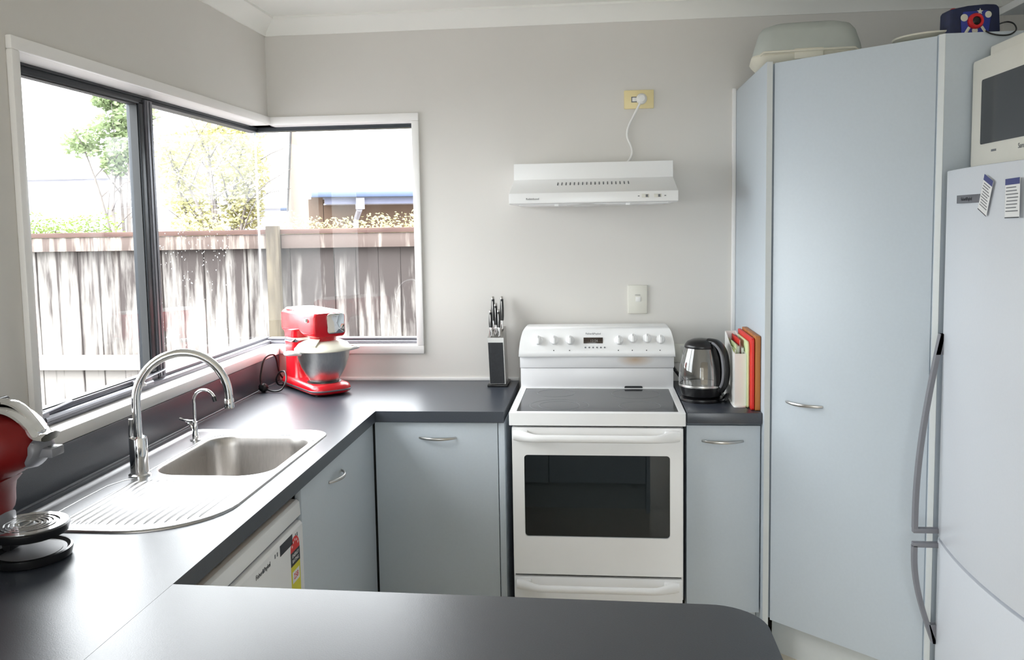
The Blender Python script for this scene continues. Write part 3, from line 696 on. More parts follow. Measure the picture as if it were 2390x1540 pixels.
# ------------------------------------------------------------------ fridge
FY0, FY1, FTOP = -1.640, -1.022, 1.662
fg = thing('fridge_freezer', 'white two-door fridge freezer at the right edge with curved doors and grey bow handles', 'fridge', (2.57, -1.33, FZ))
part('cabinet', B().box(2.335, 2.855, FY0 + .005, FY1 - .005, FZ + .02, FTOP - .004, .006), m_fridge, fg)
part('foot', B().lathe([(.02, 0), (.02, .02)], (2.40, FY1 - .06, FZ), 12), m_black, fg)
part('foot', B().lathe([(.02, 0), (.02, .02)], (2.40, FY0 + .06, FZ), 12), m_black, fg)
part('foot', B().lathe([(.02, 0), (.02, .02)], (2.80, FY1 - .06, FZ), 12), m_black, fg)
part('foot', B().lathe([(.02, 0), (.02, .02)], (2.80, FY0 + .06, FZ), 12), m_black, fg)
def fx(y):   # bowed front
    u = (y - (FY0 + FY1) / 2) / ((FY1 - FY0) / 2); return 2.262 + .026 * u * u
fpoly = [(fx(y), y) for y in [FY0 + (FY1 - FY0) * k / 20 for k in range(21)]]
fpoly[0] = (fpoly[0][0] + .008, FY0); fpoly[-1] = (fpoly[-1][0] + .008, FY1)
fpoly = fpoly + [(2.333, FY1), (2.333, FY0)]
ud = part('fridge_door', B().prism(fpoly, .653, FTOP, 'z', bev=.003), m_fridge, fg, ang=25)
ld = part('freezer_door', B().prism(fpoly, FZ + .05, .6445, 'z', bev=.003), m_fridge, fg, ang=25)
hy = FY1 - .030
def fr_handle(zs, outs):
    pts = [(x, z) for x, z in zip(outs, zs)]
    lo = []
    for i, (x, z) in enumerate(pts):
        lo.append([(x - .006, hy - .009, z), (x - .006, hy + .009, z), (x + .006, hy + .009, z), (x + .006, hy - .009, z)])
    return lo
xs0 = fx(hy)
zz = [1.222 - (1.222 - .675) * k / 16 for k in range(17)]
out = [xs0 - .004 - .056 * (min(1, k / 13)) ** .8 for k in range(17)]
out = [xs0 - .004 - .058 * math.sin(min(1, k / 15) * pi / 2) ** 1.0 for k in range(17)]
uh = part('door_handle', B().loft(fr_handle(zz, out)).box(out[-1] - .006, xs0 + .006, hy - .009, hy + .009, .663, .677, .002).prism([(xs0 + .004, 1.222), (xs0 - .008, 1.222), (xs0 - .020, 1.165), (xs0 + .004, 1.165)], hy - .009, hy + .009, 'y'), m_grey, ud, ang=40)
zz = [.626 - (.626 - .345) * k / 12 for k in range(13)]
out = [xs0 - .004 - .058 * math.sin(min(1, (12 - k) / 11) * pi / 2) for k in range(13)]
part('door_handle', B().loft(fr_handle(zz, out)).box(out[0] - .006, xs0 + .006, hy - .009, hy + .009, .622, .636, .002).prism([(xs0 + .004, .345), (xs0 - .008, .345), (xs0 - .020, .40), (xs0 + .004, .40)], hy - .009, hy + .009, 'y'), m_grey, ld, ang=40)
bdg = part('badge', B().box(fx(-1.24) - .0035, fx(-1.18) + .002, -1.335, -1.176, 1.573, 1.5935, .001), m_alul, ud, label='grey maker badge')
lettering('brand_print', 'Fisher&Paykel', .0115, (fx(-1.24) - .004, -1.236, 1.583), (0, -1, 0), (0, 0, 1), m_inkd, bdg)

def note(name, label, yc, zc, w_, h_, rot, lines):
    o = thing(name, label, 'note', (fx(yc) - .0012, yc, zc - h_ / 2))
    # local frame: X to the viewer's right (-y), Y up, facing -x
    X = Vector((0, -1, 0)); Y = Vector((0, 0, 1)); Z = X.cross(Y)
    T = Matrix((X, Y, Z)).transposed().to_4x4(); T.translation = Vector((fx(yc) - .0045, yc, zc)); T = T @ Matrix.Rotation(rot, 4, 'Z')
    sh = part('sheet', B(T).box(-w_ / 2, w_ / 2, -h_ / 2, h_ / 2, 0, .0008), m_paper, o)
    part('header', B(T).box(-w_ / 2, w_ / 2, h_ / 2 - .014, h_ / 2, .0006, .0011), m_inkb, sh)
    rnd = random.Random(lines)
    for k in range(lines):
        yy = h_ / 2 - .020 - k * (h_ - .028) / lines
        part('text_line', B(T).box(-w_ / 2 + .003 + rnd.random() * .006, w_ / 2 - .003 - rnd.random() * .014, yy - .0012, yy + .0012, .0007, .0010), m_ink, sh)
    part('footer', B(T).box(-w_ / 2, w_ / 2, -h_ / 2, -h_ / 2 + .0022, .0006, .0011), m_inkd, sh)
    return o
note('paper_note', 'small tilted printed note beside the grey badge on the fridge door', -1.352, 1.589, .050, .088, R(-22), 9)
note('paper_note', 'upright printed note on the fridge door cut by the right picture edge', -1.475, 1.579, .068, .088, R(1), 8)

# ------------------------------------------------------------------ microwave and what lies above
MX, MY0, MY1, MZ0, MZ1 = 2.362, -1.49, -1.000, FTOP, 1.953
mw = thing('microwave_oven', 'off-white microwave oven standing on top of the fridge', 'microwave', (2.55, -1.25, MZ0))
part('case', B().box(MX + .02, 2.74, MY0, MY1, MZ0 + .010, MZ1, .008), m_mcream, mw)
mf = part('door', B().prism(rrect(MY0, MY1, MZ0 + .008, MZ1 + .002, .010, 3), MX + .02, MX, 'x', bev=.003), m_mcream, mw)
part('door_window', B().prism(rrect(-1.40, -1.062, 1.729, 1.898, .006, 3), MX + .001, MX - .0015, 'x'), m_cook, mf)
part('logo_mark', B().box(MX - .001, MX, -1.155, -1.128, 1.706, 1.7115), m_ink, mf)
lettering('brand_print', 'Samsung', .018, (MX - .0006, -1.305, 1.708), (0, -1, 0), (0, 0, 1), m_ink, mf)
for yy in (MY0 + .05, MY1 - .05):
    for xx in (MX + .06, 2.70): part('foot', B().lathe([(.012, 0), (.012, .0105)], (xx, yy, MZ0), 10), m_black, mw)
tr = single('storage_tray', B().prism(rrect(2.395, 2.70, -1.47, -1.012, .02, 4), MZ1, MZ1 + .038, 'z', bev=.004), m_mcream, 'shallow off-white lidded tray lying on top of the microwave', 'tray', (2.55, -1.25, MZ1))
sh = single('wall_shelf', B().box(2.60, XR, -1.9, -.585, 2.163, 2.186, .002), m_white, 'white wall shelf high in the top right corner of the picture', 'shelf', (XR, -1.2, 2.163))

# ------------------------------------------------------------------ things on the pantry
tubm = thing('cake_carrier', 'frosted lidded plastic food carrier overhanging the left end of the pantry top', 'food container', (2.042, -.455, PT + .003), R(-7))
def rloop(z, hx, hy_, r, n=6): return [(x, y, z) for x, y in rrect(-hx, hx, -hy_, hy_, r, n)]
part('base_tray', B().loft([rloop(0, .15, .10, .05), rloop(.006, .158, .108, .055), rloop(.022, .172, .122, .06), rloop(.030, .176, .126, .06), rloop(.036, .174, .124, .06)]), m_tubw, tubm, local=True, ang=40)
part('lid', B().loft([rloop(.036, .170, .120, .06), rloop(.060, .167, .117, .06), rloop(.11, .152, .104, .06), rloop(.130, .138, .092, .06), rloop(.140, .110, .070, .05), rloop(.144, .06, .03, .028)]), m_tub, tubm, local=True, ang=50)
part('clasp', B().box(-.045, .045, -.134, -.122, .012, .046, .004), m_tubw, tubm, local=True)
part('clasp', B().box(-.045, .045, .122, .134, .012, .046, .004), m_tubw, tubm, local=True)
part('handle', B().tube([(-.15, -.128, .030), (-.14, -.134, .038), (.14, -.134, .038), (.15, -.128, .030)], .004, 8), m_tubw, tubm, local=True)
single('serving_plate', B().lathe([(0, 0), (.05, 0), (.06, .004), (.105, .014), (.108, .018), (.103, .018), (.058, .009), (0, .007)], (2.315, -.83, PT + .0), 36), m_tubw, 'pale shallow plate lying on the pantry top beside the navy toy camera', 'plate', (2.315, -.83, PT))
ty = thing('toy_camera', 'chunky navy toy camera with a red ringed lens on the pantry top', 'toy', (2.385, -.915, PT), R(6))
part('body', B().prism([(-.072, 0), (.068, 0), (.070, .012), (.066, .074), (.058, .083), (.03, .084), (-.02, .080), (-.066, .071), (-.071, .066)], -.030, .030, 'y', bev=.006), m_navy, ty, local=True)
part('face_plate', B().prism([(-.040, .004), (.034, .004), (.040, .05), (.030, .066), (-.036, .062), (-.043, .045)], -.031, -.0335, 'y', bev=.001), m_blue, ty, local=True)
ln_ = part('lens_ring', B(Matrix.Translation((-.004, -.033, .036)) @ Matrix.Rotation(R(90), 4, 'X')).lathe([(.021, 0), (.021, .008), (.018, .012), (.012, .012), (.011, .006), (0, .006)], (0, 0, 0), 28), m_lens, ty, local=True)
part('lens_glass', B(Matrix.Translation((-.004, -.040, .036)) @ Matrix.Rotation(R(90), 4, 'X')).lathe([(.0115, 0), (.0115, .002), (.006, .004), (0, .0045)], (0, 0, 0), 20), m_lblack, ln_, local=True)
for a, b_ in (((-.020, -.035, .020), (-.030, -.034, .003)), ((.014, -.035, .022), (.026, -.034, .006))): part('printed_stripe', B().tube([a, b_], .004, 6, flat=(1, .3)), m_print, ty, local=True)
for x, z, r in ((-.034, .046, .010), (.032, .054, .009)):
    part('printed_disc', B(Matrix.Translation((x, -.0335, z)) @ Matrix.Rotation(R(90), 4, 'X')).lathe([(r, 0), (r, .0012), (r * .55, .0014), (0, .0014)], (0, 0, 0), 18), m_print, ty, local=True)
part('printed_disc', B(Matrix.Translation((-.004, -.0335, .011)) @ Matrix.Rotation(R(90), 4, 'X')).lathe([(.008, 0), (.008, .0012), (0, .0014)], (0, 0, 0), 16), m_print, ty, local=True)
part('printed_star', B().prism([((.009 if i % 2 == 0 else .004) * sin(2 * pi * i / 10) + .009, .062 + (.009 if i % 2 == 0 else .004) * cos(2 * pi * i / 10)) for i in range(10)], -.0335, -.0348, 'y'), m_print, ty, local=True)
part('shutter_button', B().lathe([(.008, 0), (.008, .006), (.005, .008), (0, .008)], (-.054, -.012, .068), 14), m_lens, ty, local=True)
part('wrist_strap', B().tube(smooth_path([(.068, -.02, .030), (.086, -.03, .034), (.094, -.05, .024), (.088, -.072, .004), (.068, -.080, -.010), (.040, -.081, -.012), (.016, -.077, -.006), (.006, -.074, .001), (.018, -.055, .004), (.03, -.035, .006)]), .0022, 6), m_black, ty, local=True)

# ------------------------------------------------------------------ stand mixer
mang = math.atan2(-.75, .66)
mx = thing('stand_mixer', 'red stand mixer with a steel bowl in the corner of the worktop', 'stand mixer', (.229, -.202, BZ), mang)
# local: +X towards the nose, Y sideways, Z up
def sup(hx, hy_, r, z, cx=0, n=6): return [(cx + x, y, z) for x, y in rrect(-hx, hx, -hy_, hy_, r, n)]
base = part('base', B().loft([sup(.174, .072, .05, .006), sup(.186, .082, .055, .012), sup(.188, .084, .055, .020), sup(.187, .083, .055, .030), sup(.180, .077, .05, .040), sup(.165, .064, .045, .045)]), m_red, mx, local=True, ang=50)
part('trim_line', B().loft([sup(.1885, .0845, .055, .0185), sup(.1895, .0855, .055, .020), sup(.1895, .0855, .055, .023), sup(.1885, .0845, .055, .0245)], False, False), m_alul, base, local=True)
for x in (-.13, .13):
    for y in (-.05, .05): part('foot', B().lathe([(.013, 0), (.013, .008)], (x, y, 0), 12), m_black, base, local=True)
part('bowl_plate', B().lathe([(0, 0), (.066, 0), (.066, .004), (.060, .006), (0, .006)], (.088, 0, .043), 32), m_black, base, local=True)
part('column', B().loft([sup(.070, .066, .035, .040, -.108), sup(.060, .060, .03, .062, -.116), sup(.054, .058, .025, .12, -.120), sup(.054, .059, .025, .20, -.120), sup(.062, .063, .025, .240, -.112)]), m_red, mx, local=True, ang=50)
part('column_band', B().loft([sup(.0555, .0600, .025, .186, -.120), sup(.0562, .0608, .025, .188, -.120), sup(.0568, .0612, .025, .201, -.1195), sup(.0562, .0606, .025, .203, -.119)], False, False), m_chrome, mx, local=True, label='chrome band')
def hsec(x, hw, z0, z1, r=.022):  # head cross-section in YZ
    return [(x, y, z) for y, z in rrect(-hw, hw, z0, z1, r, 5)]
part('head', B().loft([hsec(-.184, .050, .232, .302, .02), hsec(-.179, .062, .225, .310, .02), hsec(-.165, .067, .222, .314, .02), hsec(-.06, .070, .232, .318, .018), hsec(.02, .072, .240, .319, .018), hsec(.038, .072, .230, .319, .018), hsec(.06, .071, .222, .319, .020), hsec(.13, .071, .222, .318, .018), hsec(.150, .066, .223, .316, .018), hsec(.156, .060, .226, .315, .018)]), m_red, mx, local=True, ang=50)
part('head_glare', B().loft([[(x, y, z) for x, y in rrect(-.160, .140, -.062, .062, .03, 5)] for z in (.317,)] + [[(x, y, .3215) for x, y in rrect(-.155, .135, -.058, .058, .03, 5)]]), m_whitep, mx, local=True, label='pale glare on the head top')  # glare on the red head top, put in as a white sheet
part('nose_plate', B().prism(rrect(-.012, .060, .236, .313, .012, 4), .1555, .1610, 'x', bev=.002), m_chrome, mx, local=True, label='chrome nose plate')
part('speed_knob', B(Matrix.Translation((.112, -.071, .288)) @ Matrix.Rotation(R(90), 4, 'X')).lathe([(.008, 0), (.008, .006), (.006, .010), (0, .011)], (0, 0, 0), 16), m_chrome, mx, local=True)
part('pin', B(Matrix.Translation((.09, -.071, .290)) @ Matrix.Rotation(R(90), 4, 'X')).lathe([(.0035, 0), (.0035, .004), (0, .005)], (0, 0, 0), 10), m_chrome, mx, local=True)
part('drive_hub', B().lathe([(.050, .205), (.052, .225), (.040, .226)], (.088, 0, 0), 28), m_red, mx, local=True)
bo = part('bowl', B().lathe([(0, .050), (.056, .050), (.058, .056), (.070, .075), (.086, .105), (.097, .140), (.102, .168), (.104, .172), (.101, .172), (.099, .168), (.094, .140), (.07, .08), (.0, .056)], (.088, 0, 0), 48), m_steelb, mx, local=True, ang=50)
for s_, a in ((1, R(95)), (-1, R(-92))):
    c_ = Vector((.088, 0, .166)); dr_ = Vector((cos(a), sin(a), 0)); tn = Vector((-sin(a), cos(a), 0))
    pts = [c_ + dr_ * .099 + tn * .022 + Vector((0, 0, -.004)), c_ + dr_ * .128 + tn * .023, c_ + dr_ * .146 + tn * .014, c_ + dr_ * .149, c_ + dr_ * .146 - tn * .014, c_ + dr_ * .128 - tn * .023, c_ + dr_ * .099 - tn * .022 + Vector((0, 0, -.004))]
    part('bowl_handle', B().tube(smooth_path(pts), .0075, 8), m_hnd, bo, local=True)
gd = part('splash_guard', B().lathe([(.106, .168), (.110, .171), (.110, .176), (.104, .182), (.094, .194), (.072, .204), (.048, .207), (.046, .205), (.07, .200), (.092, .190), (.104, .174)], (.088, 0, 0), 48, cap=False), m_tubw, mx, local=True, ang=50)
part('pouring_chute', B().loft([[(.120, -.088, .180), (.158, -.060, .180), (.142, -.040, .205), (.108, -.066, .205)], [(.124, -.098, .196), (.168, -.066, .196), (.144, -.036, .217), (.104, -.066, .217)]]), m_tubw, gd, local=True)
part('power_cord', B().tube(smooth_path([(.070, -.095, BZ + .012), (.052, -.120, BZ + .05), (.050, -.150, BZ + .12), (.040, -.175, BZ + .135), (.026, -.215, BZ + .12), (.024, -.250, BZ + .06), (.030, -.262, BZ + .025)]), .0036, 8), m_black, mx)
part('power_cord', B().tube(smooth_path([(.050, -.262, BZ + .012), (.085, -.28, BZ + .006), (.115, -.27, BZ + .012), (.125, -.245, BZ + .045), (.110, -.215, BZ + .072), (.080, -.195, BZ + .066), (.060, -.180, BZ + .035), (.062, -.160, BZ + .01), (.09, -.14, BZ + .008)]), .0036, 8), m_black, mx)
pg = part('power_plug', B(Matrix.Translation((.040, -.268, BZ + .018)) @ Matrix.Rotation(R(70), 4, 'X')).lathe([(.017, -.010), (.018, 0), (.016, .012), (.008, .018), (0, .018)], (0, 0, 0), 20), m_black, mx)
part('plug_pin', B(Matrix.Translation((.036, -.280, BZ + .014))).box(-.014, -.003, -.003, .003, -.001, .001).box(-.012, -.003, -.002, .002, .006, .008), m_satin, pg)

# ------------------------------------------------------------------ pod coffee machine at the left edge
km = thing('coffee_machine', 'dark red pod coffee machine with round drip tray at the left picture edge', 'coffee machine', (.16, -1.965, BZ))
CY = -1.965
def ksec(pts, hw, r=None):  # side outline (x,z) swept across y with rounded flanks
    loops = []
    cx = sum(p[0] for p in pts) / len(pts); cz = sum(p[1] for p in pts) / len(pts)
    for f_, y in ((.42, -hw), (.62, -hw * .9), (.81, -hw * .68), (.94, -hw * .38), (1, 0), (.94, hw * .38), (.81, hw * .68), (.62, hw * .9), (.42, hw)):
        loops.append([(cx + (x - cx) * f_, CY + y, cz + (z - cz) * f_) for x, z in pts])
    return B().loft(loops)
head = [(.10, 1.04), (.150, 1.045), (.190, 1.057), (.222, 1.075), (.254, 1.092), (.266, 1.116), (.268, 1.146), (.258, 1.168), (.236, 1.184), (.205, 1.192), (.165, 1.192), (.12, 1.185), (.085, 1.165), (.07, 1.13), (.075, 1.08)]
part('body', ksec(head, .080), m_redc, km, ang=50)
part('neck', ksec([(.085, .985), (.180, .985), (.181, 1.02), (.186, 1.046), (.205, 1.066), (.12, 1.09), (.085, 1.06)], .058), m_redc, km, ang=50)
part('stem', ksec([(.085, .925), (.186, .925), (.184, .95), (.181, .992), (.085, .992)], .055), m_grey, km, ang=50)
part('base', B().prism(rrect(.05, .185, CY - .065, CY + .065, .03, 5), BZ, BZ + .028, 'z', bev=.003), m_black, km)
part('nose_ring', ksec([(.236, 1.082), (.256, 1.086), (.274, 1.108), (.282, 1.126), (.276, 1.146), (.252, 1.152)], .034), m_grey, km, ang=50)
part('chrome_band', B().tube(smooth_path([(.10, CY, 1.198), (.165, CY, 1.200), (.205, CY, 1.199), (.232, CY, 1.188), (.252, CY, 1.170), (.266, CY, 1.150), (.286, CY, 1.146)]), [.012] * 25, 10, flat=(.7, 2.6)), m_chrome, km, label='chrome band')
part('locking_lever', B().tube(smooth_path([(.150, CY, 1.207), (.195, CY, 1.214), (.226, CY, 1.204), (.250, CY, 1.180), (.268, CY, 1.156)]), [.007] * 17, 10, flat=(.9, 2.2)), m_chrome, km)
part('hinge', B().lathe([(.010, -.03), (.010, .03)], (0, 0, 0), 14, Matrix.Translation((.176, CY, 1.210)) @ Matrix.Rotation(R(90), 4, 'X')), m_black, km)
part('pod_drawer', B().box(.255, .300, CY - .020, CY + .020, 1.108, 1.126, .003).box(.245, .27, CY - .03, CY + .03, 1.120, 1.140, .003), m_grey, km)
part('pod_drawer_slot', B().prism([(.288 + .009 * cos(R(a)), CY + .007 * sin(R(a))) for a in range(0, 360, 30)], 1.1258, 1.1266, 'z'), m_black, km)
tc_ = (.228, CY)
dt = part('drip_tray', B().lathe([(0, 0), (.060, 0), (.070, .004), (.074, .016), (.074, .020), (.071, .0215), (.0, .0215)], (*tc_, BZ + .048), 40), m_black, km)
part('tray_bracket', B().box(.150, .20, CY - .02, CY + .02, BZ + .02, BZ + .060, .004), m_black, km)
gr = B()
gr.prism([(tc_[0] + .071 * cos(2 * pi * i / 40), tc_[1] + .071 * sin(2 * pi * i / 40)) for i in range(40)], BZ + .0695, BZ + .0715, 'z', [[(tc_[0] + .056 * cos(-2 * pi * i / 40), tc_[1] + .056 * sin(-2 * pi * i / 40)) for i in range(40)]])
for ro in (.050, .041, .032, .023):
    gr.prism([(tc_[0] + ro * cos(2 * pi * i / 36), tc_[1] + ro * sin(2 * pi * i / 36)) for i in range(36)], BZ + .0695, BZ + .0715, 'z', [[(tc_[0] + (ro - .0052) * cos(-2 * pi * i / 36), tc_[1] + (ro - .0052) * sin(-2 * pi * i / 36)) for i in range(36)]])
gr.box(tc_[0] - .002, tc_[0] + .002, tc_[1] - .058, tc_[1] + .058, BZ + .0695, BZ + .0714)
part('grille', gr, m_chrome, dt)
part('base_dish', B().lathe([(0, 0), (.066, 0), (.074, .004), (.077, .016), (.077, .020), (.072, .021), (.066, .016), (.0, .013)], (*tc_, BZ), 40), m_black, km)
part('dish_plate', B().lathe([(0, .0135), (.056, .0135), (.058, .0165), (0, .0165)], (*tc_, BZ), 36), m_grey, km)

# ------------------------------------------------------------------ knife block and knives
kx, ky = .945, -.085
kbk = thing('knife_block', 'upright black and steel knife block standing left of the stove', 'knife block', (kx + .004, ky, BZ))
part('base', B().box(.909, .990, -.150, -.028, BZ, BZ + .010, .003), m_black, kbk)
def kbx(z, inset_=0): s_ = (z - BZ) / .19; return .9185 - .006 * s_ + inset_, .9815 - .006 * s_ - inset_
def kloop(z0, z1, y0, y1, i0=0):
    a, b_ = kbx(z0, i0); c, d_ = kbx(z1, i0)
    return a, b_, c, d_
a, b_ = kbx(.91); c, d_ = kbx(1.09)
part('shell', B().loft([[(a, -.132, .910), (b_, -.132, .910), (b_, -.032, .910), (a, -.032, .910)], [(c, -.134, 1.092), (d_, -.134, 1.092), (d_, -.032, 1.128), (c, -.032, 1.128)]]), m_satin, kbk)
part('front_face', B().loft([[(a + .001, -.1335, .911), (b_ - .004, -.1335, .911), (b_ - .004, -.130, .911), (a + .001, -.130, .911)], [(c + .001, -.1360, 1.075), (d_ - .003, -.1360, 1.075), (d_ - .003, -.132, 1.075), (c + .001, -.132, 1.075)]]), m_blackm, kbk)
part('top_band', B().loft([[(c - .0005, -.137, 1.0755), (d_ + .0005, -.137, 1.0755), (d_ + .0005, -.130, 1.0755), (c - .0005, -.130, 1.0755)], [(c - .0005, -.137, 1.0945), (d_ + .0005, -.137, 1.0945), (d_ + .0005, -.130, 1.0975), (c - .0005, -.130, 1.0975)]]), m_satin, kbk)
lab = ['left front knife handle in the block', 'right front knife handle in the block', 'middle knife handle in the block', 'tall back left knife handle in the block', 'tall back right knife handle in the block']
for (x, y, h, s_), lb in zip(((.9235, -.118, .104, 1), (.9555, -.118, .106, 1), (.9415, -.096, .120, 1.05), (.9265, -.058, .130, 1.1), (.9625, -.058, .130, 1.1)), ('black and steel knife standing front left in the knife block', 'black and steel knife standing front right in the knife block', 'black and steel knife standing in the middle of the knife block', 'tall black and steel knife at the back left of the block', 'tall black and steel knife at the back right of the block')):
    z0 = 1.094 + (y + .134) / .102 * .036
    kn = thing('kitchen_knife', lb, 'knife', (x, y, z0), 0, 'knives in the block')
    def kl(z, hx, hy_, oy=0): return [(x + p[0], y + oy + p[1], z0 + z) for p in rrect(-hx, hx, -hy_, hy_, min(hx, hy_) * .8, 3)]
    part('blade', B().box(x - .0009, x + .0009, y - .012, y + .012, z0 - .06, z0 + .004), m_satin, kn)
    part('bolster', B().loft([kl(0, .0048, .010), kl(.012, .0052, .010), kl(.030, .0050, .010), kl(.034, .0048, .0098)]), m_chrome, kn)
    part('grip', B().loft([kl(.034, .0055 * s_, .0100), kl(.050, .0068 * s_, .0110), kl(h * .65, .0066 * s_, .0115, .002), kl(h - .016, .0052 * s_, .0115, .005), kl(h - .010, .005 * s_, .0110, .006)]), m_black, kn)
    part('tang', B().box(x - .0014, x + .0014, y - .0125, y + .0135, z0 + .034, z0 + h - .018, .0005), m_satin, kn)
    part('end_cap', B().loft([kl(h - .010, .005 * s_, .0110, .006), kl(h - .004, .0046 * s_, .010, .007), kl(h, .003 * s_, .006, .008)]), m_satin, kn)

# ------------------------------------------------------------------ kettle
KX, KY = 1.713, -.385
kt = thing('electric_kettle', 'black and glass cordless kettle right of the stove', 'kettle', (KX, KY, BZ))
part('power_base', B().lathe([(0, 0), (.073, 0), (.075, .005), (.074, .012), (.062, .017), (0, .017)], (KX, KY, BZ), 40), m_black, kt)
part('lower_body', B().lathe([(0, .018), (.064, .018), (.070, .022), (.076, .045), (.0785, .056), (.077, .058), (0, .058)], (KX, KY, BZ), 40), m_black, kt)
part('glass_body', B().lathe([(.078, .052), (.080, .066), (.080, .090), (.0755, .130), (.067, .165), (.058, .195)], (KX, KY, BZ), 48, cap=False), m_kglass, kt, ang=60)
part('heating_plate', B().lathe([(0, 0), (.072, 0), (.072, .003), (0, .004)], (KX, KY, BZ + .058), 40), m_steel, kt)
part('steel_band', B().lathe([(.0785, .054), (.0800, .055), (.0806, .060), (.0802, .062)], (KX, KY, BZ), 48, cap=False), m_satin, kt)
part('water_gauge', B().prism(rrect(KX - .012, KX + .012, BZ + .07, BZ + .15, .006, 3), KY - .082, KY - .079, 'y', mtx=None), m_kglass, kt)
part('lid', B().lathe([(.059, .190), (.061, .196), (.058, .203), (.050, .213), (.030, .221), (0, .224)], (KX, KY, BZ), 40), m_black, kt, ang=50)
part('spout', B().loft([[(KX - .058, KY - .018, BZ + .192), (KX - .058, KY + .018, BZ + .192), (KX - .066, KY + .012, BZ + .165), (KX - .066, KY - .012, BZ + .165)], [(KX - .076, KY - .006, BZ + .196), (KX - .076, KY + .006, BZ + .196), (KX - .074, KY + .004, BZ + .188), (KX - .074, KY - .004, BZ + .188)]]), m_kglass, kt)
hd_ = Vector((.80, -.60, 0))
def hq(r, z, t_=0): return (KX + hd_.x * r + hd_.y * -t_, KY + hd_.y * r + hd_.x * t_, BZ + z)
hpath = smooth_path([hq(.028, .215), hq(.062, .210), hq(.088, .180), hq(.098, .125), hq(.094, .075), hq(.076, .042)], 5)
hp_ = part('handle', B().tube(hpath, .011, 12, flat=(1, 1.7)), m_black, kt, ang=50)
part('handle_strip', B().tube([tuple(Vector(p) + Vector((-hd_.y * -.016 - .004, hd_.x * -.016 - .004, 0))) for p in hpath[4:-3]], .0045, 8), m_grey, hp_)
part('handle_spine', B().loft([[hq(r0, z, -.022), hq(r1, z, -.018), hq(r1, z, .018), hq(r0, z, .022)] for z, r0, r1 in ((.045, .060, .078), (.08, .062, .084), (.12, .060, .084), (.16, .055, .078), (.205, .045, .062))]), m_black, kt, ang=50)
part('power_cord', B().tube(smooth_path([(KX + .06, KY - .05, BZ + .008), (KX + .074, KY - .064, BZ + .014), (KX + .084, KY - .050, BZ + .030), (KX + .084, KY - .025, BZ + .022), (KX + .080, KY + .02, BZ + .006), (KX + .05, KY + .12, BZ + .006), (KX - .02, KY + .25, BZ + .01), (KX - .07, KY + .33, BZ + .06), (KX - .100, KY + .357, BZ + .12)]), .0065, 8), m_black, kt)
part('power_plug', B(Matrix.Translation((KX - .130, KY + .375, 1.030)) @ Matrix.Rotation(R(90), 4, 'X')).lathe([(.021, 0), (.021, .018), (.015, .030), (0, .031)], (0, 0, 0), 20), m_black, kt)
so2 = thing('wall_socket', 'white power point low on the wall behind the kettle', 'power socket', (1.60, 0, 1.03))
part('plate', B().box(1.645, 1.72, -.009, 0, .975, 1.05, .003).box(1.57, 1.645, -.009, 0, .995, 1.065, .003), m_mcream, so2)

# ------------------------------------------------------------------ file holder, booklets, chopping boards
fl = thing('magazine_file', 'white plastic magazine file standing between the kettle and the chopping boards', 'magazine file', (1.826, -.38, BZ))
side = [(-.505, BZ + .006), (-.27, BZ + .006), (-.27, BZ + .235), (-.30, BZ + .232), (-.38, BZ + .205), (-.46, BZ + .188), (-.505, BZ + .185)]
part('side_wall', B().prism([(y, z) for y, z in side], 1.8105, 1.8125, 'x'), m_whitep, fl)
part('side_wall', B().prism([(y, z) for y, z in side], 1.8475, 1.8495, 'x'), m_whitep, fl)
part('front_wall', B().box(1.8105, 1.8495, -.507, -.504, BZ + .006, BZ + .185), m_whitep, fl)
part('back_wall', B().box(1.8105, 1.8495, -.272, -.269, BZ + .006, BZ + .235), m_whitep, fl)
part('foot_plate', B().prism(rrect(1.806, 1.8495, -.520, -.262, .012, 4), BZ, BZ + .007, 'z', bev=.002), m_whitep, fl)
for x0, x1, y0, z1, m_, lb in ((1.813, 1.8195, -.48, .196, m_olive, 'olive green booklet upright in the white magazine file'), (1.820, 1.823, -.47, .212, m_bgreen, 'pale green booklet upright in the white magazine file'),
                               (1.8235, 1.834, -.46, .205, m_ink, 'thick grey catalogue upright in the white magazine file'), (1.8345, 1.838, -.45, .226, m_bred, 'thin red booklet upright in the white magazine file'),
                               (1.8385, 1.8465, -.47, .200, m_paper, 'white paper pad upright in the white magazine file')):
    bk = thing('booklet', lb, 'booklet', ((x0 + x1) / 2, -.37, BZ + .0075), 0, 'booklets in the magazine file')
    part('pages', B().box(x0 + .0005, x1 - .0005, y0 + .001, -.276, BZ + .0075, BZ + z1 - .0015), m_paper, bk)
    part('cover', B().box(x0, x0 + .0007, y0, -.275, BZ + .0075, BZ + z1).box(x1 - .0007, x1, y0, -.275, BZ + .0075, BZ + z1).box(x0, x1, -.2755, -.2745, BZ + .0075, BZ + z1), m_, bk)

def board(name, xb, xt, th, y0, y1, h, r, m_, label):
    """flat board leaning to the right: xb/xt left face at bottom/top"""
    prof_ = rrect(y0, y1, 0, h, r, 5)
    a = math.atan2(xt - xb, h)
    T = Matrix.Translation((xb, 0, BZ + .0005)) @ Matrix.Rotation(a, 4, 'Y')
    return single(name, B(T).prism(prof_, 0, th, 'x', bev=.0012), m_, label, 'chopping board', ((xb + xt) / 2, (y0 + y1) / 2, BZ))
board('chopping_board', 1.8505, 1.8500, .0065, -.525, -.25, .228, [.05, .02, .012, .012], m_bgreen, 'pale lime chopping board beside the white magazine file')
board('chopping_board', 1.8585, 1.8575, .009, -.560, -.27, .244, [.008, .008, .008, .008], m_bred, 'red chopping board between the lime and the wooden board')
board('chopping_board', 1.8695, 1.8695, .0165, -.565, -.285, .252, [.006, .006, .004, .004], m_wood, 'thick wooden chopping board leaning against the pantry side')

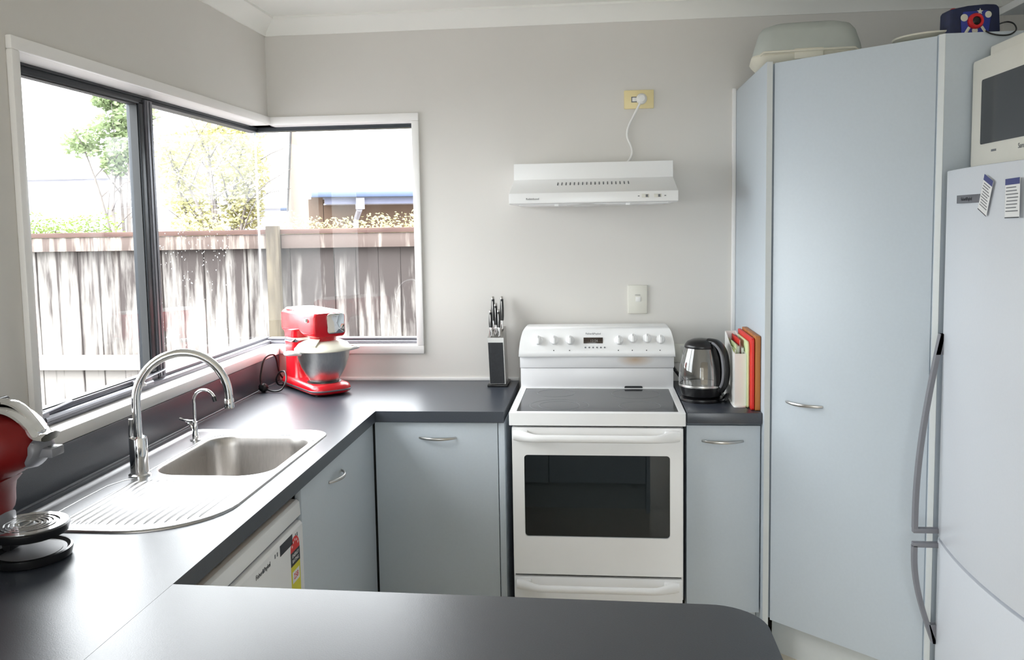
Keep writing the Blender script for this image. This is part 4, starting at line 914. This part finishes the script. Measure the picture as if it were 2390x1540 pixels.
# ------------------------------------------------------------------ outside: ground, fence, planting, houses
struct('ground', B().box(-16, 8, .13, 34, -.50, -.40).box(-16, -.13, -14, .13, -.50, -.40).box(-.13, 8, -14, YF - .13, -.5, -.4), mat('asphalt_path', srgb(112, 110, 110), .95, var=.15, scale=3))
m_paling = fence_mat('whitewashed_paling', srgb(126, 122, 118), srgb(38, 28, 27), 1.40, .88, True)
m_rail = fence_mat('weathered_rail', srgb(142, 134, 126), srgb(58, 40, 37), 1.60, .8)
m_capm = mat('brown_cap', srgb(66, 46, 43), .9, col2=srgb(90, 70, 62), scale=6, stretch=(.5, 4, 4))
m_post = fence_mat('grey_post', srgb(84, 76, 62), srgb(46, 38, 30), 1.7, .85)
FYp = 2.10
fn = thing('timber_fence', 'weathered whitewashed timber paling fence outside the windows', 'fence', (-1.2, FYp, -.4))
protos = []
rnd = random.Random(5)
for v in range(4):
    wv = .1465 + .0015 * (v % 2); dx = [rnd.uniform(-.0015, .0015) for _ in range(4)]
    pb = B().loft([[(-wv / 2 + dx[0], -.010, -1.80), (wv / 2 + dx[1], -.010, -1.80), (wv / 2 + dx[1], .010, -1.80), (-wv / 2 + dx[0], .010, -1.80)],
                   [(-wv / 2 + dx[2], -.010, 0), (wv / 2 + dx[3], -.010, 0), (wv / 2 + dx[3], .010, 0), (-wv / 2 + dx[2], .010, 0)]])
    protos.append(pb.mesh('paling', False))
    protos[-1].materials.append(m_paling)
i0 = -26
for i in range(i0, 12):
    x = -.017 + .1502 * i
    o = bpy.data.objects.new('paling', protos[i % 4]); COL.objects.link(o); o.parent = fn
    o.location = Vector((x + rnd.uniform(-.001, .001), FYp + .03 + rnd.uniform(-.004, .004), 1.455)) - fn.location
    o.rotation_euler = (0, rnd.uniform(-.003, .003), 0)
for x0, x1 in ((-3.98, -2.55), (-2.545, -.735), (-.730, 1.70)):
    part('top_rail', B().box(x0, x1, FYp - .035, FYp + .0195, 1.404, 1.497, .003), m_rail, fn)
    part('middle_rail', B().box(x0, x1, FYp - .035, FYp + .0195, .590, .690, .003), m_rail, fn)
    part('bottom_rail', B().box(x0, x1, FYp - .035, FYp + .0195, -.20, -.10, .003), m_rail, fn)
    part('capping', B().box(x0, x1, FYp - .045, FYp + .05, 1.498, 1.530, .003), m_capm, fn)
for x in (-3.3, -.768, 1.45): part('post', B().box(x - .048, x + .038, FYp - .085, FYp - .036, -.40, 1.553, .004), m_post, fn)

def leaf_mesh(name, centres, n, size, seed, m_, flat=.5):
    r_ = random.Random(seed); V = []; Fc = []
    for _ in range(n):
        c, rad = r_.choice(centres)
        d_ = Vector((r_.gauss(0, 1), r_.gauss(0, 1), r_.gauss(0, 1))); d_ = d_.normalized() * (r_.random() ** .45)
        p = Vector(c) + Vector((d_.x * rad[0], d_.y * rad[1], d_.z * rad[2]))
        a = Vector((r_.gauss(0, 1), r_.gauss(0, 1), r_.gauss(0, flat))).normalized(); b_ = a.cross(Vector((r_.gauss(0, 1), r_.gauss(0, 1), r_.gauss(0, 1)))).normalized()
        s_ = size * r_.uniform(.6, 1.3); k = len(V)
        V += [p - a * s_, p + b_ * s_ * .45, p + a * s_, p - b_ * s_ * .45]; Fc.append((k, k + 1, k + 2, k + 3))
    me_ = bpy.data.meshes.new(name); me_.from_pydata([tuple(v) for v in V], [], Fc); return me_
def leafmat(name, c1, c2):
    m = mat(name, c1, .6, col2=c2, scale=2.5)
    t = m.node_tree; b = t.nodes['Principled BSDF']; tl = t.nodes.new('ShaderNodeBsdfTranslucent'); mxs = t.nodes.new('ShaderNodeMixShader'); mxs.inputs[0].default_value = .4
    o_ = t.nodes['Material Output']
    t.links.new(b.inputs['Base Color'].links[0].from_socket, tl.inputs[0]); t.links.new(b.outputs[0], mxs.inputs[1]); t.links.new(tl.outputs[0], mxs.inputs[2]); t.links.new(mxs.outputs[0], o_.inputs[0])
    return m
m_hedge = leafmat('hedge_leaf', srgb(82, 104, 40), srgb(116, 132, 64))
m_leaf = leafmat('tree_leaf', srgb(108, 124, 88), srgb(148, 162, 120))
m_leaf2 = leafmat('olive_leaf', srgb(150, 148, 96), srgb(176, 172, 126))
m_bark = mat('pale_bark', srgb(108, 102, 98), .9, var=.15, scale=10)
m_soil = mat('twig_brown', srgb(84, 64, 58), .9, var=.2, scale=20)
def hedge(x0, x1, ztop, label, seed, m_=m_hedge, dens=900):
    hg = thing('hedge', label, 'hedge', ((x0 + x1) / 2, 2.75, -.4))
    cs = []; r_ = random.Random(seed); x = x0
    while x < x1:
        cs.append(((x, 2.75 + r_.uniform(-.05, .05), ztop - .20 + r_.uniform(-.05, .03)), (.18, .16, .20))); x += .11
    cs += [((x, 2.75, ztop - .6), (.2, .18, .5)) for x in [x0 + k * .25 for k in range(int((x1 - x0) / .25) + 1)]]
    part('foliage', leaf_mesh('foliage', cs, int(dens * (x1 - x0)), .015, seed, m_), m_, hg, kind='stuff', local=False)
    st = B()
    for k in range(int((x1 - x0) / .3) + 1):
        xx = x0 + .15 + k * .3; st.tube([(xx, 2.75, -.4), (xx + r_.uniform(-.05, .05), 2.75, .5), (xx + r_.uniform(-.1, .1), 2.75, ztop - .15)], [.018, .012, .004], 6)
    part('stems', st, m_soil, hg, kind='stuff')
hedge(-3.9, -2.35, 1.70, 'low green hedge topping the fence behind the left window pane', 11, dens=5200)
hedge(-1.78, -1.42, 1.70, 'short yellow-green hedge clump above the fence in the middle pane', 12, m_leaf2, dens=5500)
hedge(-1.0, .9, 1.655, 'yellow-green hedge above the fence seen in the right-hand window', 13, m_leaf2, dens=5500)

def tree(label, base, trunk_h, clumps, nleaf, size, seed, m_, stems=6, spread=.7):
    tr_ = thing('tree', label, 'tree', base); r_ = random.Random(seed); B0 = Vector(base); b = B()
    for k in range(stems):
        c = Vector(clumps[k % len(clumps)][0]); mid = B0.lerp(c, .5) + Vector((r_.uniform(-.2, .2), r_.uniform(-.2, .2), trunk_h * .2))
        pts = smooth_path([tuple(B0 + Vector((r_.uniform(-.08, .08), r_.uniform(-.08, .08), 0))), tuple(mid), tuple(c + Vector((0, 0, -.1)))], 4)
        b.tube(pts, [.045 - .035 * i / (len(pts) - 1) for i in range(len(pts))], 6)
        for q in range(4):
            e_ = Vector(pts[4 + q % 4]); dd_ = Vector((r_.gauss(0, .4), r_.gauss(0, .4), r_.uniform(.2, .7)))
            b.tube([tuple(e_), tuple(e_ + dd_ * .5 + Vector((0, 0, .05))), tuple(e_ + dd_)], [.014, .009, .004], 5)
    part('branches', b, m_bark, tr_)
    part('foliage', leaf_mesh('foliage', clumps, nleaf, size, seed, m_), m_, tr_, kind='stuff', local=False)
tree('airy grey-green tree beyond the hedge in the left window pane', (-6.8, 11, -.4), 2, [((-6.55, 11, 3.6), (.45, .4, .35)), ((-6.9, 11, 3.35), (.45, .4, .22)), ((-7.5, 11, 3.05), (.40, .4, .28)), ((-6.95, 11, 2.7), (.25, .25, .22)), ((-6.7, 11, 3.0), (.4, .4, .3)), ((-6.75, 11, 3.95), (.3, .3, .2)), ((-7.0, 11, 3.75), (.3, .3, .15))], 3600, .06, 21, m_leaf)
tree('yellowish leafy shrub tree behind the fence in the middle pane', (-3.75, 8, -.4), 2, [((-4.4, 8, 2.55), (.35, .3, .35)), ((-3.9, 8, 2.75), (.4, .3, .3)), ((-3.4, 8, 2.8), (.35, .3, .35)), ((-4.3, 8, 2.1), (.35, .3, .35)), ((-3.7, 8, 2.2), (.4, .3, .4)), ((-3.3, 8, 2.3), (.25, .3, .4)), ((-4.0, 8, 1.7), (.5, .3, .3)), ((-3.4, 8, 1.8), (.25, .3, .3))], 5200, .042, 22, m_leaf2, 10)

m_roofw = mat('pale_metal_roof', srgb(150, 154, 160), .45, var=.02, scale=4)
m_rend = mat('pale_render', srgb(176, 174, 182), .8, var=.02, scale=2)
m_bricks = mat('tan_brick', srgb(102, 82, 68), .85, var=.06, scale=20, stretch=(1, 1, 6))
m_gut = mat('blue_grey_gutter', srgb(70, 82, 108), .5, var=.04)
m_fasc = mat('lilac_fascia', srgb(112, 114, 136), .6, var=.03)
# pale shed at the left
sd = thing('shed', 'pale rendered outbuilding beyond the hedge in the left window pane', 'building', (-10.4, 15.5, -.4))
part('wall', B().box(-13.2, -8.05, 14, 17, -.4, 2.62), m_rend, sd)
part('roof', B().prism([(13.8, 2.62), (17.2, 2.62), (17.2, 2.74), (13.8, 2.70)], -13.4, -8.0, 'x'), m_roofw, sd)
sd2 = thing('shed', 'low white outbuilding seen between the shrub tree and the neighbouring house', 'building', (-5.2, 15.5, -.4))
part('wall', B().box(-6.3, -4.25, 14, 17, -.4, 1.93), m_rend, sd2)
part('roof', B().prism([(13.8, 1.93), (17.2, 1.93), (17.2, 2.06), (13.8, 2.01)], -6.4, -4.15, 'x'), m_roofw, sd2)
# neighbouring house, its gable end almost edge-on
hang = R(21.7)
HO = Vector((-1.227, 4.20, -.4))
hs = thing('neighbour_house', 'neighbouring brick house with pale metal roof and blue gutter beyond the fence', 'house', HO, hang)
# local: X along the eave, Y away from us; heights above the ground at -.4
EZ = 2.20; HW, HD = 8.0, 6.12; RZ = 3.44; HM = HD / 2
part('wall', B().box(.14, HW, .40, HD - .4, 0, EZ), m_bricks, hs, local=True)
part('gable_wall', B().prism([(.40, 0), (HD - .2, 0), (HD - .2, EZ + .03), (HM, RZ - .05), (.40, EZ + .12)], .0, .135, 'x'), m_bricks, hs, local=True)
part('roof', B().prism([(-.02, EZ + .055), (HM, RZ + .03), (HD + .02, EZ + .055), (HD + .02, EZ + .02), (HM, RZ - .03), (-.02, EZ + .02)], 0, HW + .4, 'x'), m_roofw, hs, local=True)
part('bargeboard', B().prism([(-.04, EZ + .06), (HM, RZ + .04), (HM, RZ - .03), (-.04, EZ - .01)], -.025, 0, 'x'), m_roofw, hs, local=True)
part('bargeboard', B().prism([(HD + .04, EZ + .06), (HM, RZ + .04), (HM, RZ - .03), (HD + .04, EZ - .01)], -.025, 0, 'x'), m_roofw, hs, local=True)
part('gutter', B().box(.0, HW + .4, -.12, -.02, EZ + .005, EZ + .055, .008), m_gut, hs, local=True)
part('gutter', B().box(-.12, HW + .4, HD + .02, HD + .12, EZ + .005, EZ + .055, .008), m_gut, hs, local=True)
part('fascia', B().box(.12, HW + .4, -.02, .0, EZ - .055, EZ), m_fasc, hs, local=True)
part('soffit', B().box(.14, HW + .4, .0, .40, EZ - .055, EZ - .04), m_rend, hs, local=True)
part('downpipe', B().box(.40, .475, -.07, .02, EZ - .105, EZ + .004, .006).tube([(.437, .0, EZ - .10), (.437, .36, EZ - .20), (.437, .36, 0)], .026, 10), m_rend, hs, local=True)
